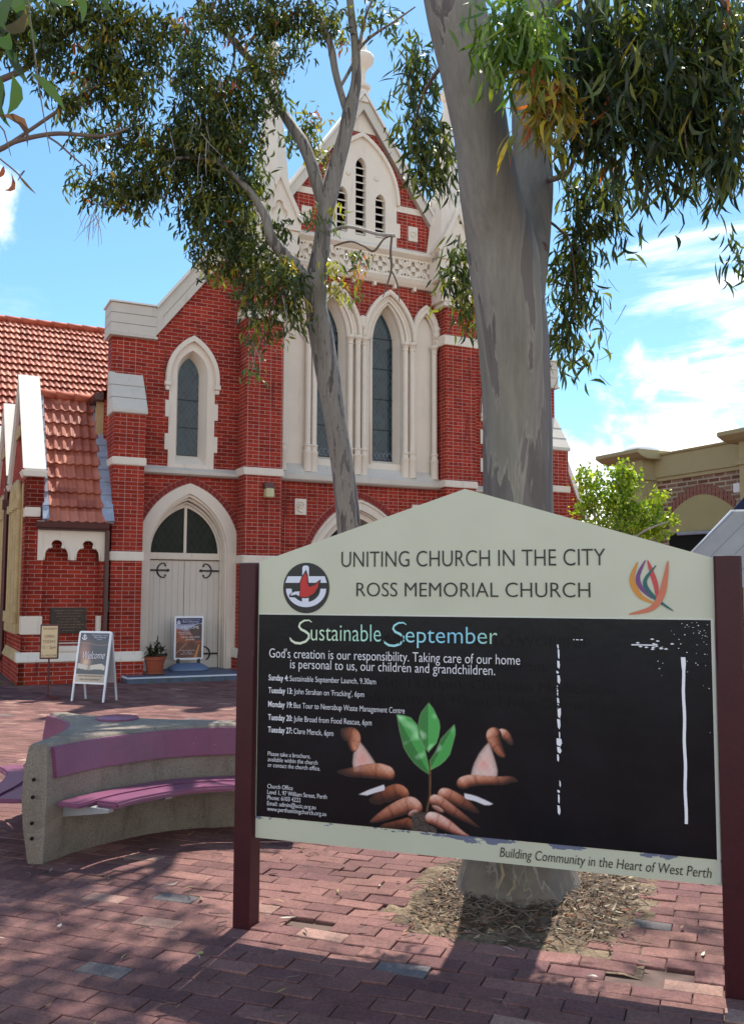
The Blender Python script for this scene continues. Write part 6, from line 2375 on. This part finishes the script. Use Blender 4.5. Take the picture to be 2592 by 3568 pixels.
blobs(lv, [(1300, 1060, 32, 28, .9), (1320, 1095, 40, 30, 1.0), (1380, 1045, 22, 25, 1.2), (1395, 1070, 26, 30, 1.1), (1380, 1105, 36, 34, 1.1), (1345, 1125, 45, 28, 1.0), (1290, 1125, 28, 18, .9), (1400, 1140, 44, 30, 1.1), (1460, 1100, 24, 16, .9),
           (1440, 1130, 32, 22, .9), (1475, 1150, 28, 16, 1.0), (1420, 1170, 50, 22, 1.1), (1350, 1165, 70, 26, 1.0), (1455, 1178, 34, 14, .9), (1352, 1060, 20, 26, .6), (1380, 1240, 90, 40, .6)], 11.0, 380, **YG)
rebase(lv.build('crown', sm), SM)

# ------------------------------------------------------------------ olive shop building on the right
shop = thing('shop_building', 'olive rendered shop building with flat capped pillars, brick panel and blind arch', 'building', CH_O, CH_A)
M['olive'] = plain('olive beige render', (.40, .345, .19), .8, .08, 1.5, .1)
M['olive_dark'] = plain('olive blind arch panel', (.37, .33, .17), .8, .08, 2)
M['mix_brick'] = brick_mat('mottled brown brick', (.17, .075, .055), (.32, .22, .15), (.42, .36, .27), .26, .086, .016, bias=-.15)
t = MB()
t.box(11.0, 14.0, -9.8, -3.3, 2.0, 3.83)
t.box(11.0, 14.0, -4.15, -3.3, -.05, 2.0)
t.box(11.9, 14.0, -9.8, -4.15, -.05, 2.0)
shw = t.build('brick_wall', M['mix_brick'], shop)
t = MB()
t.box(10.93, 14.0, -9.8, -3.3, 3.83, 4.24)
t.prism([(10.9, 4.24), (14, 4.24), (14, 4.28), (10.88, 4.28)], 'y', -9.8, -3.3)
t.box(10.96, 11.2, -9.8, -3.3, 3.76, 3.83)
t.build('parapet', M['olive'], shop, bevel=.006)
for y0, y1, caplo, caphi in ((-3.86, -3.10, -4.05, -2.85), (-7.6, -6.18, -7.8, -5.98)):
    t = MB()
    t.box(10.62, 11.3, y0, y1, -.05, 4.18)
    t.box(10.58, 11.34, y0 - .04, y1 + .04, 3.78, 3.86)
    pr = t.build('pillar', M['olive'], shop, bevel=.008)
    t = MB()
    t.prism([(10.34, 4.27), (10.34, 4.34), (11.5, 4.34), (11.5, 4.27), (11.36, 4.17), (10.60, 4.17), (10.48, 4.20)], 'y', caplo, caphi)
    t.build('pillar_cap', M['olive'], shop, bevel=.006)


def xslab(name, pts, x0, x1, mat, parent):
    """flat (y,z) outline with thickness along x"""
    return MB().prism(pts, 'x', x0, x1).build(name, mat, parent)


ya, yb = -5.75, -4.16
arc = [(ya + (yb - ya) * k / 18, 3.06 + .36 * math.sin(math.pi * k / 18) ** .8) for k in range(19)]
xslab('blind_arch', [(ya, 2.76)] + arc + [(yb, 2.76)], 10.985, 11.1, M['olive_dark'], shop)
M['soldier'] = plain('brown arch brick', (.26, .12, .09), .8, .35, 14)
t = MB()
for k in range(18):
    (y0, z0), (y1, z1) = arc[k], arc[k + 1]
    t.prism([(y0 + .012, z0), (y1 - .012, z1), (y1 - .012, z1 + .19), (y0 + .012, z0 + .19)], 'x', 10.985, 11.05)
t.build('brick_arch', M['soldier'], shop)
t = MB()
t.box(10.97, 11.05, ya, yb, 1.0, 2.755)
t.build('dark_shopfront', M['dark'], shop)
t = MB()
t.tube([(10.95, -5.6, 2.70), (10.9, -5.2, 2.72), (10.95, -4.4, 2.735)], .03, 6)
t.build('shopfront_hood', M['lead'], shop)
t = MB()
t.box(10.84, 10.98, -5.98, -5.83, 3.36, 3.52)
t.build('wall_light', M['white'], shop, bevel=.01)
M['dome'] = plain('white translucent dome', (.80, .84, .88), .3, .05)
t = MB()
t.lathe([(.36, 4.34), (.34, 4.42), (.27, 4.50), (.15, 4.545), (.01, 4.55)], 10.98, -3.45, 20)
t.build('roof_dome', M['dome'], shop, smooth=True)
t = MB()
t.tube([(10.9, -6.75, 4.34), (10.9, -6.75, 4.46)], .03, 8)
pl_ = t.build('roof_lamp', M['iron'], shop)
t = MB()
t.lathe([(.10, 4.44), (.14, 4.48), (.30, 4.53), (.31, 4.55), (.2, 4.60), (.01, 4.62)], 10.9, -6.75, 20)
t.build('lamp_shade', M['iron'], pl_, smooth=True)

# ------------------------------------------------------------------ grey canvas awning at the right edge
aw = thing('awning', 'grey sloping canvas awning with seams beyond the right post of the noticeboard', 'awning', (3.6, 9.0, 0))
AW = Vector((3.6, 9.0, 0))
m, t = newmat('grey awning canvas')
s_ = t.n('ShaderNodeSeparateXYZ', ins={0: t.obj})
sm_ = t.math('FRACT', t.math('MULTIPLY', t.math('SUBTRACT', s_.outputs[0], t.math('MULTIPLY', s_.outputs[2], 1.02)), 5.0))
ln = t.math('LESS_THAN', sm_, .07)
t.put(t.p.inputs['Base Color'], t.mix(ln, t.ramp(t.noise(t.obj, 4, 4, .6), [(.3, (.30, .315, .33)), (.7, (.36, .375, .39))]), (.23, .24, .26)))
t.p.inputs['Roughness'].default_value = .85
bump(t, t.math('ADD', sm_, t.noise(t.obj, 200, 2, .5)), .2, .01)
M['canvas'] = m
M['navy'] = plain('navy canvas', (.02, .025, .06), .8, .15)
A_, B_ = Vector((2.72, 9.0, 1.68)), Vector((3.45, 9.0, 2.405))
C_, D_ = B_ + Vector((2.2, -.25, .03)), A_ + Vector((2.2, -.6, .0))
th = Vector((.0, .02, .02))
mb = MB()
mb.add([A_, B_, C_, D_, A_ + th, B_ + th, C_ + th, D_ + th], [(0, 3, 2, 1), (4, 5, 6, 7), (0, 1, 5, 4), (1, 2, 6, 5), (2, 3, 7, 6), (3, 0, 4, 7)])
rebase(mb.build('canvas', M['canvas'], aw), AW)
mb = MB()
n0, n1, n2, n3 = B_ + Vector((.0, .05, .0)), B_ + Vector((2.2, .0, .03)), B_ + Vector((2.2, .3, 1.4)), B_ + Vector((1.5, .4, 1.5))
mb.add([n0, n1, n2, n3] + [p + Vector((0, .02, 0)) for p in (n0, n1, n2, n3)], [(0, 1, 2, 3), (7, 6, 5, 4), (0, 4, 5, 1), (1, 5, 6, 2), (2, 6, 7, 3), (3, 7, 4, 0)])
rebase(mb.build('navy_end', M['navy'], aw), AW)
mb = MB()
mb.tube([A_ + Vector((.02, .02, 0)), B_ + Vector((0, .02, .01))], .014, 8)
mb.tube([(4.9, 9.0, -.05), (4.9, 9.0, 2.42)], .03, 10)
mb.tube([(4.9, 8.5, -.05), (4.9, 8.5, 1.75)], .03, 10)
rebase(mb.build('frame', M['alu'], aw), AW)

# ------------------------------------------------------------------ litter and weeds
lt = Leaves(77)
r_ = np.random.default_rng(5)
LC = [(.22, .14, .08), (.14, .085, .05), (.32, .24, .15), (.08, .055, .035), (.26, .10, .05), (.40, .35, .25), (.11, .08, .055), (.09, .06, .04)]
for k in range(5200):
    a, rr = r_.uniform(0, 6.283), .30 + abs(r_.normal(0, .30))
    x, y = .80 + rr * math.cos(a) * 1.05, 5.20 + rr * math.sin(a)
    d = Vector((x, y, 0)) - S0
    su, sv = d.dot(SU), d.dot(SV)
    if not (.60 + .1 * random.random() < su < 1.66 + .06 * sv and .16 + .17 * (su - .95) < sv < 1.85):
        continue
    z = .10 * math.exp(-((math.hypot(x - .8, y - 5.22)) / .42) ** 2) - .012 + r_.uniform(0, .03)
    ang = r_.uniform(0, 6.283)
    L = r_.uniform(.02, .10) * r_.choice([.5, 1, 1])
    dd = np.array([math.cos(ang), math.sin(ang), r_.normal(0, .18)])
    p = np.array([x, y, z])
    c = np.array(LC[r_.integers(len(LC))]) * r_.uniform(.5, 1.15)
    lt.one(p, p + dd * L, r_.uniform(.003, .014), c, np.array([-dd[1], dd[0], r_.normal(0, .5)]))
for k in range(330):
    x, y = r_.uniform(-4.5, 2.2), r_.uniform(2.8, 9.5)
    ang = r_.uniform(0, 6.283)
    L = r_.uniform(.03, .10)
    dd = np.array([math.cos(ang), math.sin(ang), r_.normal(0, .08)])
    p = np.array([x, y, .014 + r_.uniform(0, .008)])
    c = np.array([(.42, .34, .14), (.46, .42, .34), (.22, .13, .08), (.10, .07, .05), (.36, .30, .10)][r_.integers(5)]) * r_.uniform(.6, 1.1)
    lt.one(p, p + dd * L, r_.uniform(.005, .020), c, np.array([-dd[1], dd[0], r_.normal(0, .3)]))
ll = lt.build('leaf_litter', None)
ll['kind'] = 'stuff'
M['litter'] = attr_mat('dry leaf litter', .8)
ll.data.materials.clear()
ll.data.materials.append(M['litter'])
tw = MB()
for k in range(420):
    a, rr = r_.uniform(0, 6.283), .33 + abs(r_.normal(0, .28))
    x, y = .80 + rr * math.cos(a), 5.20 + rr * math.sin(a)
    d = Vector((x, y, 0)) - S0
    if not (.66 < d.dot(SU) < 1.64 and .22 + .17 * (d.dot(SU) - .95) < d.dot(SV) < 1.8):
        continue
    ang = r_.uniform(0, 6.283)
    L = r_.uniform(.06, .22)
    z = .10 * math.exp(-((math.hypot(x - .8, y - 5.22)) / .42) ** 2) - .003 + r_.uniform(0, .03)
    tw.tube([(x, y, z), (x + math.cos(ang) * L * .5, y + math.sin(ang) * L * .5, z + r_.uniform(0, .02)), (x + math.cos(ang + .3) * L, y + math.sin(ang + .3) * L, z)], [.003, .0025, .001], 4, caps=False)
for k in range(60):
    x, y = r_.uniform(-3.5, 2.0), r_.uniform(3.0, 7.5)
    ang = r_.uniform(0, 6.283)
    L = r_.uniform(.03, .14)
    tw.tube([(x, y, .012), (x + math.cos(ang) * L * .5, y + math.sin(ang) * L * .5, .018), (x + math.cos(ang + .4) * L, y + math.sin(ang + .4) * L, .012)], [.003, .003, .0015], 4, caps=False)
tl_ = tw.build('fallen_twigs', M['twig'])
tl_['kind'] = 'stuff'
wd = Leaves(3)
for u in (2.55, 3.05, 3.35, 2.2, 2.75, 3.6):
    p = on_church(u, -.47, 0)
    wd.blob(p + Vector((0, 0, .03)), (.05, .02, .025), 14, L=(.03, .07), W=(.008, .012), hang=-.6, per=7, clump=.02, greens=[(.10, .17, .03)], twig=0)
for u in (.1, .55, -.02, -.3):
    p = on_church(u, -.02, 0)
    wd.blob(p + Vector((0, -.02, .03)), (.06, .02, .025), 14, L=(.03, .07), W=(.008, .012), hang=-.6, per=7, clump=.02, greens=[(.10, .17, .03)], twig=0)
wo_ = wd.build('weeds', None)
wo_['kind'] = 'stuff'
